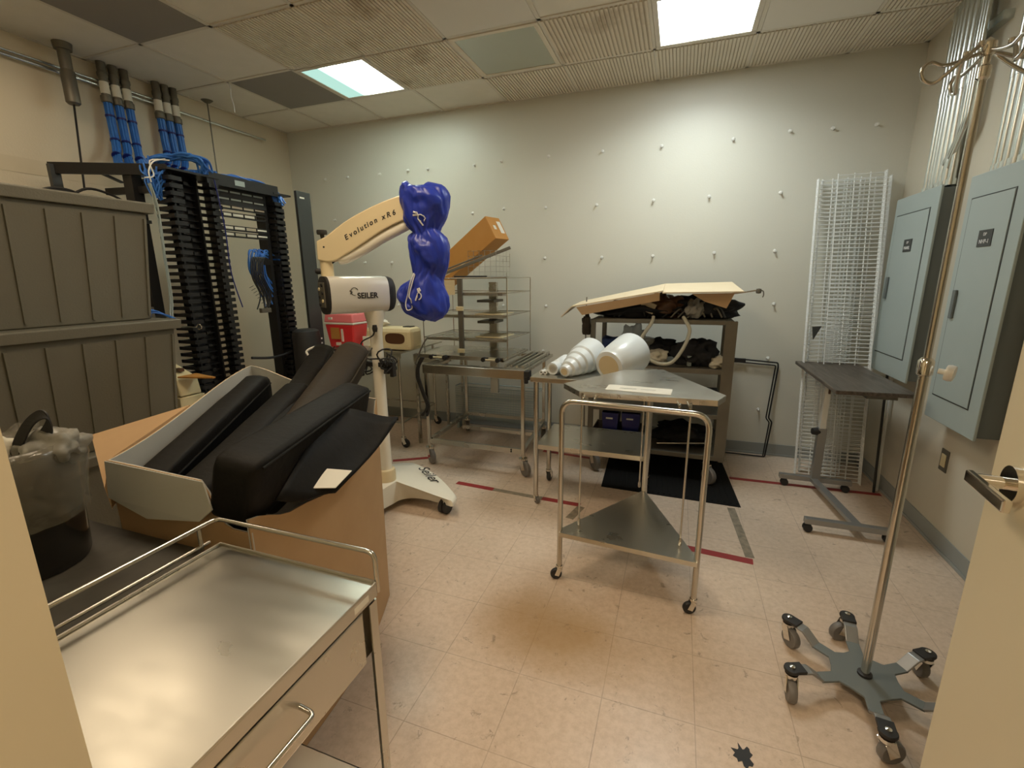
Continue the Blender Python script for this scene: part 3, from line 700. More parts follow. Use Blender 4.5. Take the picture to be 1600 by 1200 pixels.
o = MB().tube(spline([(.86, -1.60, 1.02), (.82, -1.60, 1.06), (.86, -1.56, 1.085), (.93, -1.55, 1.075), (.96, -1.55, 1.05)], 6), .006, 8).build('strap_loop', 'white_plastic', smooth=True)
tag(o, 'thin pale loop of tubing sticking up behind the raised cushions', 'tubing')

# ================================================================== SURGICAL MICROSCOPE
CX, CY = 1.01, -1.235
t = thing('surgical_microscope', (CX, CY, 0), 'white floor standing surgical microscope with its head covered by a blue bag', 'microscope')
half = [(.462, -.02), (.470, .035), (.44, .085), (.28, .213), (.085, .338), (-.05, .41), (-.12, .40), (-.17, .36)]
inner = [(.445, .0), (.31, .062), (.164, .068), (.085, .020)]
mir = lambda p: (-p[1], -p[0])
outl = [(x, y) for x, y in half]+[mir(p) for p in reversed(half)]+[(.02, -.44), (.03, -.30), (.045, -.15), (.065, -.055)]+list(reversed(inner[1:]))
def dense(P, n=4):
    return [(v.x, v.y) for v in spline([(x, y, 0) for x, y in P], n, True)]
outl = [(CX+x, CY+y) for x, y in dense(outl)]
cen = Vector((CX, CY, 0)); rings = []
def ztop(x, y): return .192-.072*min(1, math.hypot(x-CX, y-CY)/.46)
for e, lv_ in ((0, 'b'), (-.004, 'm'), (0, 's'), (.03, 't'), (.25, 't'), (.55, 't'), (.92, 't')):
    ring = []
    for (x, y) in outl:
        q = Vector((x, y, 0)).lerp(cen, e); rr = math.hypot(x-CX, y-CY); zt = ztop(q.x, q.y)
        zb = .045+.035*min(1, max(0, rr-.33)/.1)
        z = zb if lv_ == 'b' else (zb+(zt-zb)*.5 if lv_ == 'm' else (zt-.014 if lv_ == 's' else zt))
        ring.append(Vector((q.x, q.y, z)))
    rings.append(ring)
MB().loft(rings).build('base', 'white_enamel', t, smooth=True, ang=.8)
for (wx, wy, a) in ((1.405, -1.20, 2.2), (1.0, -1.63, 4.5), (.93, -.89, 1.4), (.68, -1.13, 3.0)):
    co = MB().cyl((wx, wy, .045), (wx, wy, .10), .014, n=10).build('caster', 'rubber', t, smooth=True)
    d = Vector((math.cos(a+.8), math.sin(a+.8), 0))
    for sg in (-1, 1):
        MB().lathe([(.008, -.014), (.038, -.014), (.045, -.006), (.045, .008), (.034, .014), (.008, .014)], Vector((wx, wy, .0455))+d*.017*sg, rot_to(d), 20).build('wheel', 'rubber', co, smooth=True)
MB().lathe([(.058, .17), (.058, .245), (.053, .258), (.043, .262), (.0, .263)], (CX, CY, 0), None, 32).build('collar', 'arm_cream', t, smooth=True)
MB().lathe([(.039, .2), (.036, .6), (.036, 1.12), (.042, 1.17), (.058, 1.235), (.062, 1.262)], (CX, CY, 0), None, 32).build('column', 'white_enamel', t, smooth=True)
# drive housing, turned so that its open connector end faces the doorway
HA = math.radians(60); HF = frame((CX, CY, 0), (math.cos(HA), math.sin(HA), 0), (0, 0, 1))
def hous(x, sc=1.):
    out = []
    for i in range(44):
        a = 2*PI*i/44; cy_ = math.copysign(abs(math.cos(a))**.62, math.cos(a)); cz_ = math.copysign(abs(math.sin(a))**.75, math.sin(a))
        out.append(HF @ Vector((x, 1.355+cz_*.103*sc, cy_*.080*sc)))
    return out
MB().loft([hous(-.272), hous(-.262), hous(.05), hous(.066, .99)]).build('housing', 'silver', t, smooth=True, ang=.8)
MB().loft([hous(.0665, 1.0), hous(.085, .99), hous(.105, .90), hous(.118, .70)]).build('end_cap', 'rubber', t, smooth=True)
MB().loft([hous(-.2725, 1.0), hous(-.285, 1.0), hous(-.288, .94)]).build('end_ring', 'rubber', t, smooth=True)
pp = MB().box((-.296, 1.29, -.045), (-.288, 1.425, .04), HF).build('connector_panel', 'steel_dark', t, bevel=.002)
for k in range(6):
    c_ = HF @ Vector((-.302, 1.305+.021*k, -.025+.045*(k % 2))); c2 = HF @ Vector((-.294, 1.305+.021*k, -.025+.045*(k % 2)))
    MB().cyl(c_, c2, .009, n=10).build('socket', 'cream_plastic' if k in (1, 4) else 'rubber', pp)
hz = .0815
text('SEILER', .043, HF @ Matrix.Translation((-.068, 1.350, hz)), 'ink', t, 'lettering', bold=.0012)
lm = MB(); lm.tube([HF @ Vector((-.143+.021*math.cos(a*PI/9), 1.375+.021*math.sin(a*PI/9), hz)) for a in range(1, 15)], .0017, 6); lm.tube([HF @ Vector(p) for p in ((-.170, 1.380, hz), (-.155, 1.372, hz), (-.168, 1.362, hz))], .002, 6); lm.build('logo', 'ink', t)
# neck post and curved arm
NX, NY = .862, -1.411; AXV = Vector((.931, .366, 0)); AF = frame((NX, NY, 0), AXV, (0, 0, 1))
MB().lathe([(.034, 1.44), (.034, 1.60)], (NX-.012, NY-.004, 0), None, 24).build('neck', 'arm_cream', t, smooth=True)
kp = AF @ Vector((-.022, 0, 0))
MB().lathe([(.006, 1.64), (.011, 1.672), (.011, 1.680), (.026, 1.680), (.028, 1.692), (.026, 1.703), (0, 1.705)], (kp.x, kp.y, 0), None, 20).build('knob', 'rubber', t, smooth=True)
MB().lathe([(.0, 0), (.015, .0), (.017, .02), (.010, .030), (.0, .030)], AF @ Vector((-.045, 1.485, .005)), rot_to(AF.to_3x3() @ Vector((-1, 0, .3))), 16).build('side_knob', 'rubber', t, smooth=True)
top = [(-.044, 1.642), (.012, 1.668), (.111, 1.738), (.219, 1.796), (.325, 1.842), (.424, 1.874), (.50, 1.885)]
bot = [(.49, 1.764), (.416, 1.743), (.315, 1.697), (.206, 1.63), (.114, 1.576), (.03, 1.536), (-.046, 1.545)]
tp3 = [Vector((-.044, 1.642, 0))]+spline([(x, z, 0) for x, z in top[1:]], 5); bt3 = spline([(x, z, 0) for x, z in bot], 5)
poly = [(v.x, v.y) for v in tp3+bt3]
MB().prism(poly, -.04, .04, AF).build('arm', 'arm_cream', t, bevel=.006)
un = spline([(.06, 1.552, 0), (.10, 1.557, 0), (.19, 1.598, 0), (.29, 1.655, 0), (.39, 1.705, 0), (.48, 1.748, 0)], 5)
MB().tube([AF @ Vector((v.x, v.y, -.0)) for v in un], .03, 12).build('balance_tube', 'white_enamel', t, smooth=True)
MB().tube([AF @ Vector(p) for p in ((.0, 1.515, .0), (.035, 1.545, .0))], .007, 8).build('gas_strut', 'rubber', t)
MB().cyl(AF @ Vector((-.005, 1.612, .04)), AF @ Vector((-.005, 1.612, .0415)), .005, n=12).build('screw', 'ink', t)
base_pts = spline([(.105, 1.652, 0), (.20, 1.705, 0), (.29, 1.750, 0), (.395, 1.79, 0)], 8)
def along(tt):
    tot = [0]
    for a_, b_ in zip(base_pts, base_pts[1:]): tot.append(tot[-1]+(b_-a_).length)
    s_ = tt*tot[-1]
    for i in range(len(base_pts)-1):
        if tot[i+1] >= s_:
            f = (s_-tot[i])/(tot[i+1]-tot[i]+1e-9); return base_pts[i].lerp(base_pts[i+1], f), (base_pts[i+1]-base_pts[i]).normalized()
    return base_pts[-1], (base_pts[-1]-base_pts[-2]).normalized()
ws = 'Evolution xR6'; acc = MB(); wts = {'E': 1.15, 'v': .95, 'o': 1, 'l': .55, 'u': 1, 't': .65, 'i': .5, 'n': 1, ' ': .7, 'x': 1, 'R': 1.2, '6': 1.05}
tw = sum(wts[c] for c in ws); pos_ = 0
for chh in ws:
    mid = (pos_+wts[chh]/2)/tw; pos_ += wts[chh]
    if chh == ' ': continue
    p, dr_ = along(mid); lt = text(chh, .036, AF @ frame((p.x, p.y, .0408), (dr_.x, dr_.y, 0), (-dr_.y, dr_.x, 0)), 'ink', None, 'l', shear=.25, bold=.0009)
    acc.add([v.co.copy() for v in lt.data.vertices], [tuple(p.vertices) for p in lt.data.polygons]); bpy.data.objects.remove(lt)
acc.build('arm_lettering', 'ink', t)
text('Seiler', .10, frame((1.20, -1.035, .162), (.62, -.44, -.09), (.42, .62, -.02)), 'ink', t, 'base_lettering', shear=.3)
# blue nylon bag over the optics head
SEC = [(1.294,1.403,1.919),(1.261,1.486,1.902),(1.25,1.518,1.859),(1.251,1.512,1.811),(1.26,1.495,1.762),(1.281,1.47,1.723),(1.304,1.461,1.696),(1.318,1.453,1.676),(1.288,1.482,1.65),(1.282,1.504,1.613),(1.287,1.509,1.562),(1.3,1.499,1.511),(1.305,1.474,1.466),(1.283,1.465,1.439),(1.225,1.471,1.397),(1.201,1.477,1.355),(1.198,1.49,1.312),(1.212,1.497,1.269),(1.24,1.475,1.237),(1.31,1.413,1.212)]
rings = []
import bisect
zs = [s[2] for s in SEC]
NR = 64
for j in range(NR):
    f = j/(NR-1)*(len(SEC)-1); i = min(int(f), len(SEC)-2); u = f-i
    xa = SEC[i][0]*(1-u)+SEC[i+1][0]*u; xb = SEC[i][1]*(1-u)+SEC[i+1][1]*u; z = SEC[i][2]*(1-u)+SEC[i+1][2]*u
    rx = (xb-xa)/2; ry = .5*rx+.05; ring = []
    for k in range(72):
        a = 2*PI*k/72; gather = max(0, 1-abs(z-1.685)/.05)+.6*max(0, 1-abs(z-1.46)/.05)
        w1 = abs(math.sin(a*2.5+z*11+.8*math.sin(z*9)))**.5; w2 = abs(math.sin(a*4-z*17))**.6
        rg = Vector((math.cos(a)*1.5, math.sin(a)*1.5, z*5.5+a*.5)); rd = 1-min(1, abs(NZ.noise(rg*1.3))*4.5); rd2 = 1-min(1, abs(NZ.noise(rg*2.3+Vector((3, 7, 1))))*4.5)
        fold = .94+.09*w1+.03*w2-.15*rd-.09*rd2-.12*gather*abs(math.sin(a*7))
        ring.append(Vector(((xa+xb)/2+rx*math.cos(a)*(.45*fold+.58), CY+ry*math.sin(a)*fold, z+.016*math.sin(a*2+z*20)+.012*w1)))
    rings.append(ring)
bg = MB().loft(rings).build('dust_bag', 'blue_nylon', t, smooth=True, ang=3); bg['label'] = 'royal blue nylon drawstring bag'
def yF_at(X, Z):
    best = None
    for ring in rings:
        for v in ring:
            if v.y < CY:
                d = (v.x-X)**2+(v.z-Z)**2
                if best is None or d < best[0]: best = (d, v.y)
    return best[1]-.004
yF = CY-.155
MB().tube(spline([(x, yF_at(x, z)-.002, z) for x, z in ((1.345, 1.47), (1.335, 1.42), (1.315, 1.36), (1.30, 1.31), (1.31, 1.275), (1.335, 1.285), (1.345, 1.33), (1.332, 1.35), (1.345, 1.41), (1.358, 1.465))], 6), .0032, 6).build('drawstring', 'white_ink', bg, smooth=True)
def proj_logo(cx, cz, rot, sc, side=''):
    m = MB(); c, s_ = math.cos(rot), math.sin(rot)
    def q(x, z): 
        X = cx+sc*(x*c-z*s_); Zz = cz+sc*(x*s_+z*c); return Vector((X, yF_at(X, Zz), Zz))
    m.tube([q(math.cos(a)*.5+.3, math.sin(a)*.42) for a in [k*PI/10 for k in range(-1, 17)]], .0030, 6)
    m.tube([q(-.9, .1), q(-.5, .25), q(-.25, 0)], .006, 6); m.tube([q(-.8, -.3), q(-.45, -.05), q(-.55, .35)], .005, 6); m.tube([q(.1, -.35), q(.9, -.75)], .004, 6)
    return m
proj_logo(1.40, 1.755, -.6, .038).build('bag_logo', 'white_ink', bg, smooth=True)
proj_logo(1.385, 1.36, -1.45, .035).build('bag_logo', 'white_ink', bg, smooth=True)
# black cable wrap hung on the column with cord
for side in (-1, 1):
    b = MB(); random.seed(11+side)
    for k in range(7):
        a0 = random.uniform(0, 6.28); c = Vector((CX+side*.085+random.uniform(-.012, .012), CY-.02+random.uniform(-.03, .03), .95+random.uniform(-.03, .04))); r1 = random.uniform(.03, .052)
        b.tube([c+Vector((r1*.8*math.cos(a), .03*math.sin(a*2+a0), r1*math.sin(a))) for a in [2*PI*i/16 for i in range(16)]], .005, 6, True)
    b.build('cable_hank', 'rubber', t, smooth=True)
MB().box((CX-.13, CY-.035, .86), (CX-.105, CY+.0, .95)).box((CX-.11, CY-.03, .925), (CX+.12, CY+.01, .955)).box((CX+.10, CY-.035, .87), (CX+.125, CY, .96)).build('cable_bracket', 'rubber', t, bevel=.004)
MB().tube(spline([(CX+.03, CY-.05, 1.17), (CX+.02, CY-.06, 1.12), (CX-.05, CY-.075, 1.08), (CX-.055, CY-.075, 1.02), (CX-.03, CY-.06, .98), (CX+.05, CY-.055, .98), (CX+.09, CY-.05, .95)], 6), .0045, 8).build('power_cord', 'rubber', t, smooth=True)
MB().lathe([(.012, -.02), (.016, 0), (.012, .02)], (CX+.03, CY-.05, 1.16), None, 12).build('cord_clip', 'rubber', t)

# ================================================================== STEEL TABLE WITH SHARPS CONTAINER (behind the microscope)
t = thing('steel_table', (.2, .05, 0), 'long steel table on casters behind the microscope, holding the red container', 'table')
MB().box((-.20, -.31, .835), (.56, .42, .85)).box((-.20, -.31, .80), (.56, -.305, .835)).build('tabletop', 'steel_top', t, bevel=.002)
for (lx, ly) in ((-.17, -.28), (.515, -.28), (-.17, .40), (.46, .40)):
    MB().cyl((lx, ly, .10), (lx, ly, .835), .012, n=14).build('leg', 'steel_tube', t, smooth=True); caster(t, lx, ly, .038, .024, .11)
MB().cyl((-.17, -.28, .22), (.515, -.28, .22), .007, n=10).cyl((.515, -.28, .22), (.46, .40, .22), .007, n=10).cyl((-.17, .40, .22), (.46, .40, .22), .007, n=10).build('stretcher', 'steel_tube', t, smooth=True)
t = thing('steel_counter', (.75, .1, 0), 'low steel table edge with an outlet, between the microscope and the wheeled rack', 'table')
MB().box((.585, -.16, .795), (.80, .42, .812)).box((.585, -.165, .745), (.80, -.155, .812)).build('tabletop', 'steel_top', t, bevel=.002)
for (lx, ly) in ((.61, .39), (.775, .39), (.60, -.14)): MB().box((lx-.012, ly-.012, 0), (lx+.012, ly+.012, .80)).build('leg', 'steel', t)
MB().box((.595, -.169, .752), (.655, -.165, .80)).build('outlet_plate', 'steel', t)
t = thing('sharps_container', (-.03, -.16, .851), 'red plastic sharps container with a pale red lid', 'container')
MB().loft([[Vector((x, y, z)) for x, y in ((-.23+e, -.27+e), (.07-e, -.27+e), (.07-e, -.06-e), (-.23+e, -.06-e))] for z, e in ((.851, .022), (1.06, .0))]).build('tub', 'red', t, bevel=.012)
MB().box((-.236, -.276, 1.058), (.076, -.054, 1.074)).build('rim', 'paper', t, bevel=.004)
MB().loft([[Vector((x, y, z)) for x, y in ((-.235+e, -.275+e), (.075-e, -.275+e), (.075-e, -.055-e), (-.235+e, -.055-e))] for z, e in ((1.074, .0), (1.15, .01))]).build('lid', 'red_light', t, bevel=.01)
for q_ in (((-.06, -.272, .91), (-.042, -.262, 1.02)), ((-.125, -.27, .875), (-.08, -.255, .90)), ((-.18, -.279, 1.10), (-.14, -.272, 1.12))): MB().box(*q_).build('white_sticker', 'paper', t)
MB().box((-.17, -.2725, .93), (-.08, -.258, 1.03)).build('warning_label', 'cardboard_orange', t)
t = thing('tissue_dispenser', (.42, -.17, .851), 'cream plastic dispenser with a dark oval slot beside the red container', 'dispenser')
MB().box((.19, -.27, .855), (.64, -.08, 1.045)).build('case', 'cream_plastic', t, bevel=.035)
sl = []
for k in range(24):
    a = 2*PI*k/24; sl.append((.485+.095*math.copysign(abs(math.cos(a))**.6, math.cos(a)), .955+.045*math.copysign(abs(math.sin(a))**.7, math.sin(a))))
MB().prism(sl, .268, .2725, RX).build('slot', 'brown', t)
MB().box((.52, -.2, 1.044), (.60, -.13, 1.052)).build('cap', 'black_metal', t, bevel=.004)
MB().box((.17, -.281, .885), (.235, -.266, .965)).build('sticker', 'paper', t)
o = lumpy('tissue_wad', 'paper', (.27, -.17, 1.075), (.085, .06, .035), seed=21); tag(o, 'white tissue wad on top of the cream dispenser', 'tissue')

# ================================================================== NETWORK RACKS
def manager(y0, y1, zt, label, ncomb):
    t = thing('cable_manager', (-.40, (y0+y1)/2, 0), label, 'cable rack', 'vertical cable managers')
    sp0, sp1 = (y0+.085, y1-.085) if ncomb == 2 else (y0+.075, y1)
    b = MB().box((-.47, sp0, .0), (-.455, sp1, zt)).box((-.47, sp0, .0), (-.40, sp0+.012, zt)).box((-.47, sp1-.012, .0), (-.40, sp1, zt))
    b.build('spine', 'black_metal', t)
    b = MB()
    for k in range(int(zt/.0445)-1): 
        z = .05+.0445*k; b.box((-.455, sp0+.012, z), (-.425, sp1-.012, z+.006)); b.box((-.43, sp0+.03+.05*(k % 2), z), (-.40, sp0+.06+.05*(k % 2), z+.02))
    b.build('slotted_back', 'black_metal', t)
    sides = [(y0, y0+.085)] + ([(y1-.085, y1)] if ncomb == 2 else [])
    for s_i, (a, c) in enumerate(sides):
        b = MB(); ya = a if s_i == 0 else c
        for k in range(int(zt/.0445)-1):
            z = .05+.0445*k
            b.box((-.46, a, z), (-.444, c, z+.020)); b.box((-.46, ya-.010 if s_i else ya, z), (-.30, ya if s_i else ya+.010, z+.022))
            b.box((-.316, a+.006, z-.002), (-.30, c-.002, z+.024)); b.box((-.40, a+.03, z+.004), (-.31, c-.02, z+.012))
        b.build('finger_comb', 'black_metal', t)
    MB().box((-.48, y0, zt), (-.30, y1, zt+.012)).build('top_cap', 'black_metal', t); MB().box((-.48, y0, 0), (-.30, y1, .05)).build('bottom_cap', 'black_metal', t)
    return t
manager(-1.40, -1.055, 2.11, 'black finger duct cable manager left of the rack opening, full height', 2)
manager(-.60, -.43, 2.09, 'black finger duct cable manager right of the rack opening', 1)
t = thing('rear_rack_post', (-.58, -1.42, 0), 'black slotted post standing behind the left cable manager', 'post')
MB().box((-.62, -1.46, .0), (-.54, -1.40, 2.10)).build('post_body', 'black_metal', t)
for k in range(3): MB().box((-.63, -1.47, .6+.6*k), (-.53, -1.39, .62+.6*k)).build('clamp', 'charcoal', t)
t = thing('equipment_rack', (-.38, -.83, 0), 'black open equipment rack with sparse patch panels near its top', 'rack')
MB().box((-.47, -1.05, 0), (-.38, -1.022, 2.10)).build('upright', 'black_metal', t); MB().box((-.47, -.635, 0), (-.38, -.607, 2.10)).build('upright', 'black_metal', t)
MB().box((-.60, -1.05, 0), (-.22, -.607, .03)).build('foot', 'black_metal', t)
MB().box((-.50, -1.06, 2.10), (-.32, -.59, 2.125)).box((-.32, -1.14, 2.075), (-.305, -.55, 2.15)).build('top_beam', 'black_metal', t)
MB().box((-.3045, -.93, 2.095), (-.3035, -.85, 2.13)).build('tag_plate', 'panel_grey', t)
for k, z in enumerate((2.055, 2.005, 1.955, 1.90, 1.81, 1.765)):
    b = MB().box((-.375, -1.03, z-.020), (-.372, -.63, z-.008)).box((-.375, -1.03, z+.012), (-.372, -.63, z+.018))
    for q in range(5): b.box((-.375, -1.03+.098*q, z-.02), (-.372, -1.02+.098*q, z+.018))
    pn = b.build('patch_panel', 'black_metal', t)
    w2 = MB()
    for q in range(4):
        if (q+k) % 4 == 2 and k > 1: continue
        w2.box((-.3745, -1.018+.098*q, z-.003), (-.3735, -.935+.098*q, z+.008))
    w2.build('label_strip', 'paper' if k > 1 else 'panel_grey', pn)
MB().box((-.40, -1.03, 1.975), (-.377, -.63, 2.10)).build('rear_plate', 'black_metal', t); MB().box((-.40, -1.03, 1.965), (-.36, -.63, 1.985)).build('shelf_lip', 'black_metal', t)
t = thing('side_door_panel', (-.24, -.35, 0), 'tall dark grey flat panel standing right of the black cable managers', 'panel')
MB().box((-.27, -.425, .004), (-.245, -.275, 2.14)).build('panel', 'charcoal', t, bevel=.003)
MB().box((-.2448, -.395, 2.085), (-.2435, -.345, 2.097)).build('label_sticker', 'paper', t)
for z in (.83, .89, .93): MB().box((-.2448, -.37, z), (-.2435, -.30, z+.014)).build('vent_strip', 'silver', t)
# hanging cable cluster in the rack opening
random.seed(5); t = thing('cable_cluster', (-.42, -.72, 1.45), 'tangle of blue and black cables hanging inside the rack opening', 'cables')
b = MB()
for k in range(12):
    y = -.775+.014*k; zb = 1.28+random.uniform(-.05, .08)
    b.tube(spline([(-.40, y+.10, 1.60), (-.39, y-.03, 1.655+random.uniform(-.02, .02)), (-.38-.01*(k % 3), y-.05-.02*(k % 2), 1.52), (-.39, y-.01+random.uniform(-.02, .02), 1.40), (-.39, y+.02, zb)], 6), .0055, 6)
b.build('blue_cables', 'blue_cable', t, smooth=True)
b = MB()
for k in range(8):
    y = -.80+.015*k; b.tube(spline([(-.385, y+.1, 1.56), (-.375, y, 1.61), (-.37, y-.03, 1.47), (-.38, y+.03, 1.33), (-.38, y+random.uniform(-.03, .05), 1.22)], 6), .005, 6)
    b.tube([(-.37, y-.03, 1.40-.02*k), (-.36, y-.075, 1.385-.02*k)], .002, 4)
b.build('black_cables', 'rubber', t, smooth=True)
MB().box((-.40, -.78, 1.19), (-.37, -.69, 1.225)).build('connector_block', 'steel_dark', t, bevel=.002)
o = MB().tube(spline([(-.30, -.99, .87), (-.29, -.80, .845), (-.27, -.60, .87), (-.25, -.42, .91)], 6), .010, 8).build('rack_rod', 'black_metal', smooth=True)
tag(o, 'thin black rod running across the bottom of the rack opening', 'rod')
o = MB().loft([[Vector((-.34+.10*math.cos(a)*k_, -.60+.12*math.sin(a)*k_, z)) for a in [2*PI*i/24 for i in range(24)]] for z, k_ in ((.0, .9), (.5, 1), (.98, 1), (1.03, .92), (1.045, .7))]).build('black_drum', 'rubber', smooth=True)
o.location = (.16, .05, .001); tag(o, 'black rounded cover standing below the cable tangle', 'cover')
# top blue cable piles
def cable_pile(name, pts, nn, spread, label, m='blue_cable', r=.007, seed=1):
    random.seed(seed); b = MB()
    for k in range(nn):
        j = [Vector(p)+Vector((random.uniform(-1, 1)*spread[0], random.uniform(-1, 1)*spread[1], random.uniform(-1, 1)*spread[2])) for p in pts]
        b.tube(spline(j, 5), r, 6)
    return tag(b.build(name, m, smooth=True), label, 'cables')
cable_pile('cable_bundle', [(-.62, -1.30, 2.14), (-.46, -1.33, 2.19), (-.36, -1.25, 2.215), (-.30, -1.17, 2.20), (-.30, -1.13, 2.14)], 16, (.035, .045, .018), 'fat bundle of bright blue cables humped over the top of the left cable manager', seed=2)
cable_pile('cable_bundle', [(-.40, -.95, 2.15), (-.42, -.86, 2.17), (-.40, -.74, 2.165), (-.38, -.64, 2.15), (-.35, -.56, 2.12), (-.31, -.53, 2.02)], 12, (.03, .03, .012), 'blue cables lying over the top beam of the rack and dropping at its right end', seed=3)
cable_pile('cable_tangle', [(-.50, -1.38, 2.18), (-.44, -1.42, 2.10), (-.40, -1.44, 2.02), (-.38, -1.43, 1.96), (-.37, -1.42, 2.03), (-.36, -1.40, 2.10)], 12, (.02, .035, .03), 'tangle of loose blue cables hanging at the left top corner of the rack', seed=4, r=.005)
cable_pile('cable_whip', [(-.30, -1.40, 2.16), (-.30, -1.46, 2.13), (-.30, -1.50, 2.06), (-.30, -1.53, 2.02)], 2, (.01, .03, .02), 'pale loose cable ends sticking out beside the blue tangle', 'white_plastic', .004, 6)
cable_pile('cable_drop', [(-.30, -1.515, 2.0), (-.30, -1.49, 1.85), (-.30, -1.50, 1.6), (-.30, -1.50, 1.35), (-.30, -1.53, 1.22)], 4, (.012, .012, .01), 'thin grey cables dropping along the left side of the left cable manager', 'panel_grey', .004, 7)
cable_pile('cable_coil', [(-.30, -1.66, 1.22), (-.29, -1.64, 1.26), (-.28, -1.56, 1.23), (-.28, -1.50, 1.19), (-.29, -1.56, 1.18), (-.30, -1.65, 1.215)], 5, (.01, .012, .012), 'small coil of blue cable sticking out left of the rack', seed=8, r=.005)
cable_pile('cable_drop', [(-.29, -1.10, 2.10), (-.29, -1.07, 1.8), (-.29, -1.07, 1.5), (-.285, -1.02, 1.25)], 1, (.0, .0, .0), 'single dark blue cable running down the front of the left cable manager', 'blue_dark', .004, 9)
# ladder rack towards the wall
t = thing('ladder_rack', (-.63, -1.49, 2.10), 'black cable ladder reaching from the rack top towards the left wall', 'cable ladder')
a_, b_ = Vector((-.95, -1.655, 2.115)), Vector((-.36, -1.36, 2.115))
MB().bar(a_, b_, .02, .065).build('side_rail', 'black_metal', t)
n_ = (b_-a_).normalized().cross(Vector((0, 0, 1))); n_ = -n_ if n_.x > 0 else n_
MB().bar(a_+n_*.26+Vector((.25, .12, -.03)), b_+n_*.26+Vector((0, 0, -.03)), .012, .045).build('side_rail', 'black_metal', t)
MB().bar(a_+Vector((.02, .01, .02)), a_+Vector((.02, .01, -.20)), .03, .05, up=(0, 1, 0)).build('end_drop', 'charcoal', t)
for k in range(4):
    p = a_.lerp(b_, .35+.2*k); MB().bar(p, p+n_*.26-Vector((0, 0, .03)), .02, .012).build('rung', 'black_metal', t)
MB().bar(a_.lerp(b_, .33)-n_*.0075, a_.lerp(b_, .42)-n_*.0075, .002, .034).build('tag_plate', 'panel_grey', t)
o = MB().bar((-.80, -1.45, 2.0), (-.42, -1.40, 2.0), .03, .04).build('angle_bracket', 'black_metal'); tag(o, 'short black bracket beam under the cable ladder', 'bracket')
# wall pipe, box and rods
o = MB().cyl((-1.145, -3.0, 2.752), (-1.145, .2, 2.752), .011, n=12).cyl((-1.145, -3.0, 2.78), (-1.145, -.62, 2.78), .008, n=10).build('wall_pipe', 'galv', smooth=True); tag(o, 'thin steel pipe running along the left wall just below the ceiling', 'pipe')
t = thing('ceiling_conduit_sleeve', (-1.05, -1.40, 2.62), 'grey conduit sleeve hanging from the ceiling with a threaded rod out of it', 'conduit')
MB().lathe([(.045, 2.86), (.05, 2.899), (.0, 2.8995)], (-1.05, -1.40, 0), None, 20).lathe([(.032, 2.70), (.032, 2.88)], (-1.05, -1.40, 0), None, 20).lathe([(.028, 2.55), (.038, 2.56), (.038, 2.74), (.030, 2.75)], (-1.05, -1.40, 0), None, 20).build('sleeve', 'steel_dark', t, smooth=True)
MB().cyl((-1.05, -1.40, 2.55), (-.90, -1.52, 2.02), .006, n=8).build('threaded_rod', 'black_metal', t)
o = MB().lathe([(.02, 2.88), (.045, 2.899)], (-1.1, -.40, 0), None, 16).cyl((-1.1, -.40, 2.12), (-1.1, -.40, 2.89), .005, n=8).build('ceiling_rod', 'steel_dark', smooth=True); tag(o, 'thin hanger rod dropping from the ceiling behind the rack', 'rod')
ends = [((-1.12, -1.155), (-.90, -1.27, 2.20)), ((-1.12, -1.085), (-.88, -1.20, 2.17)), ((-1.12, -1.015), (-.86, -1.10, 2.17)), ((-1.12, -.80), (-.90, -.97, 2.22)), ((-1.12, -.735), (-.88, -.91, 2.22)), ((-1.12, -.67), (-.86, -.83, 2.24))]
for k, ((x, y), e) in enumerate(ends):
    gl = 'left trio' if k < 3 else 'right trio'; pos = ('first', 'middle', 'last')[k % 3]
    pw = ('leftmost', 'middle', 'rightmost')[k % 3]
    t = thing('cable_sleeve', (x, y, 2.66), '%s grey conduit sleeve of the %s, with blue cables coming out' % (pw, gl), 'conduit sleeve', 'conduit sleeves on the left wall')
    MB().cyl((x, y, 2.68), (x, y, 2.899), .026, n=18).lathe([(.026, 2.80), (.031, 2.81), (.031, 2.83), (.026, 2.84)], (x, y, 0), None, 18).lathe([(.026, 2.645), (.033, 2.65), (.033, 2.685), (.027, 2.69)], (x, y, 0), None, 18).build('pipe', 'steel_dark', t, smooth=True)
    MB().cyl((x, y, 2.70), (x, y, 2.775), .0268, n=18).build('white_tag', 'paper', t)
    pts = spline([(x, y, 2.67), (x+.01, y-.003, 2.5), (x+.04, y-.02, 2.36), (x+.12, (y+e[1])/2-.02, 2.26), e, (e[0]+.25, e[1]-.0, e[2]-.03)], 6)
    t2 = thing('blue_cable_bundle', (x, y, 2.5), 'bundle of blue cables from the %s sleeve of the %s, bending to the ladder' % (pw, gl), 'cables', 'blue cable bundles on the left wall')
    b = MB()
    for q in range(8):
        aa = 2*PI*q/7; rr = .0175 if q < 7 else 0
        b.tube([p+Vector((math.cos(aa)*rr*(.4 if i > 20 else 1), math.sin(aa)*rr, math.sin(aa)*rr*(i > 14))) for i, p in enumerate(pts)], .0085, 7)
    b.build('cables', 'blue_cable', t2, smooth=True)
    for q in (4, 10, 16):
        if q+1 < len(pts): d_2 = (pts[q+1]-pts[q]).normalized(); MB().cyl(pts[q]-d_2*.006, pts[q]+d_2*.006, .029, n=16).build('strap', 'blue_dark', t2, smooth=True)
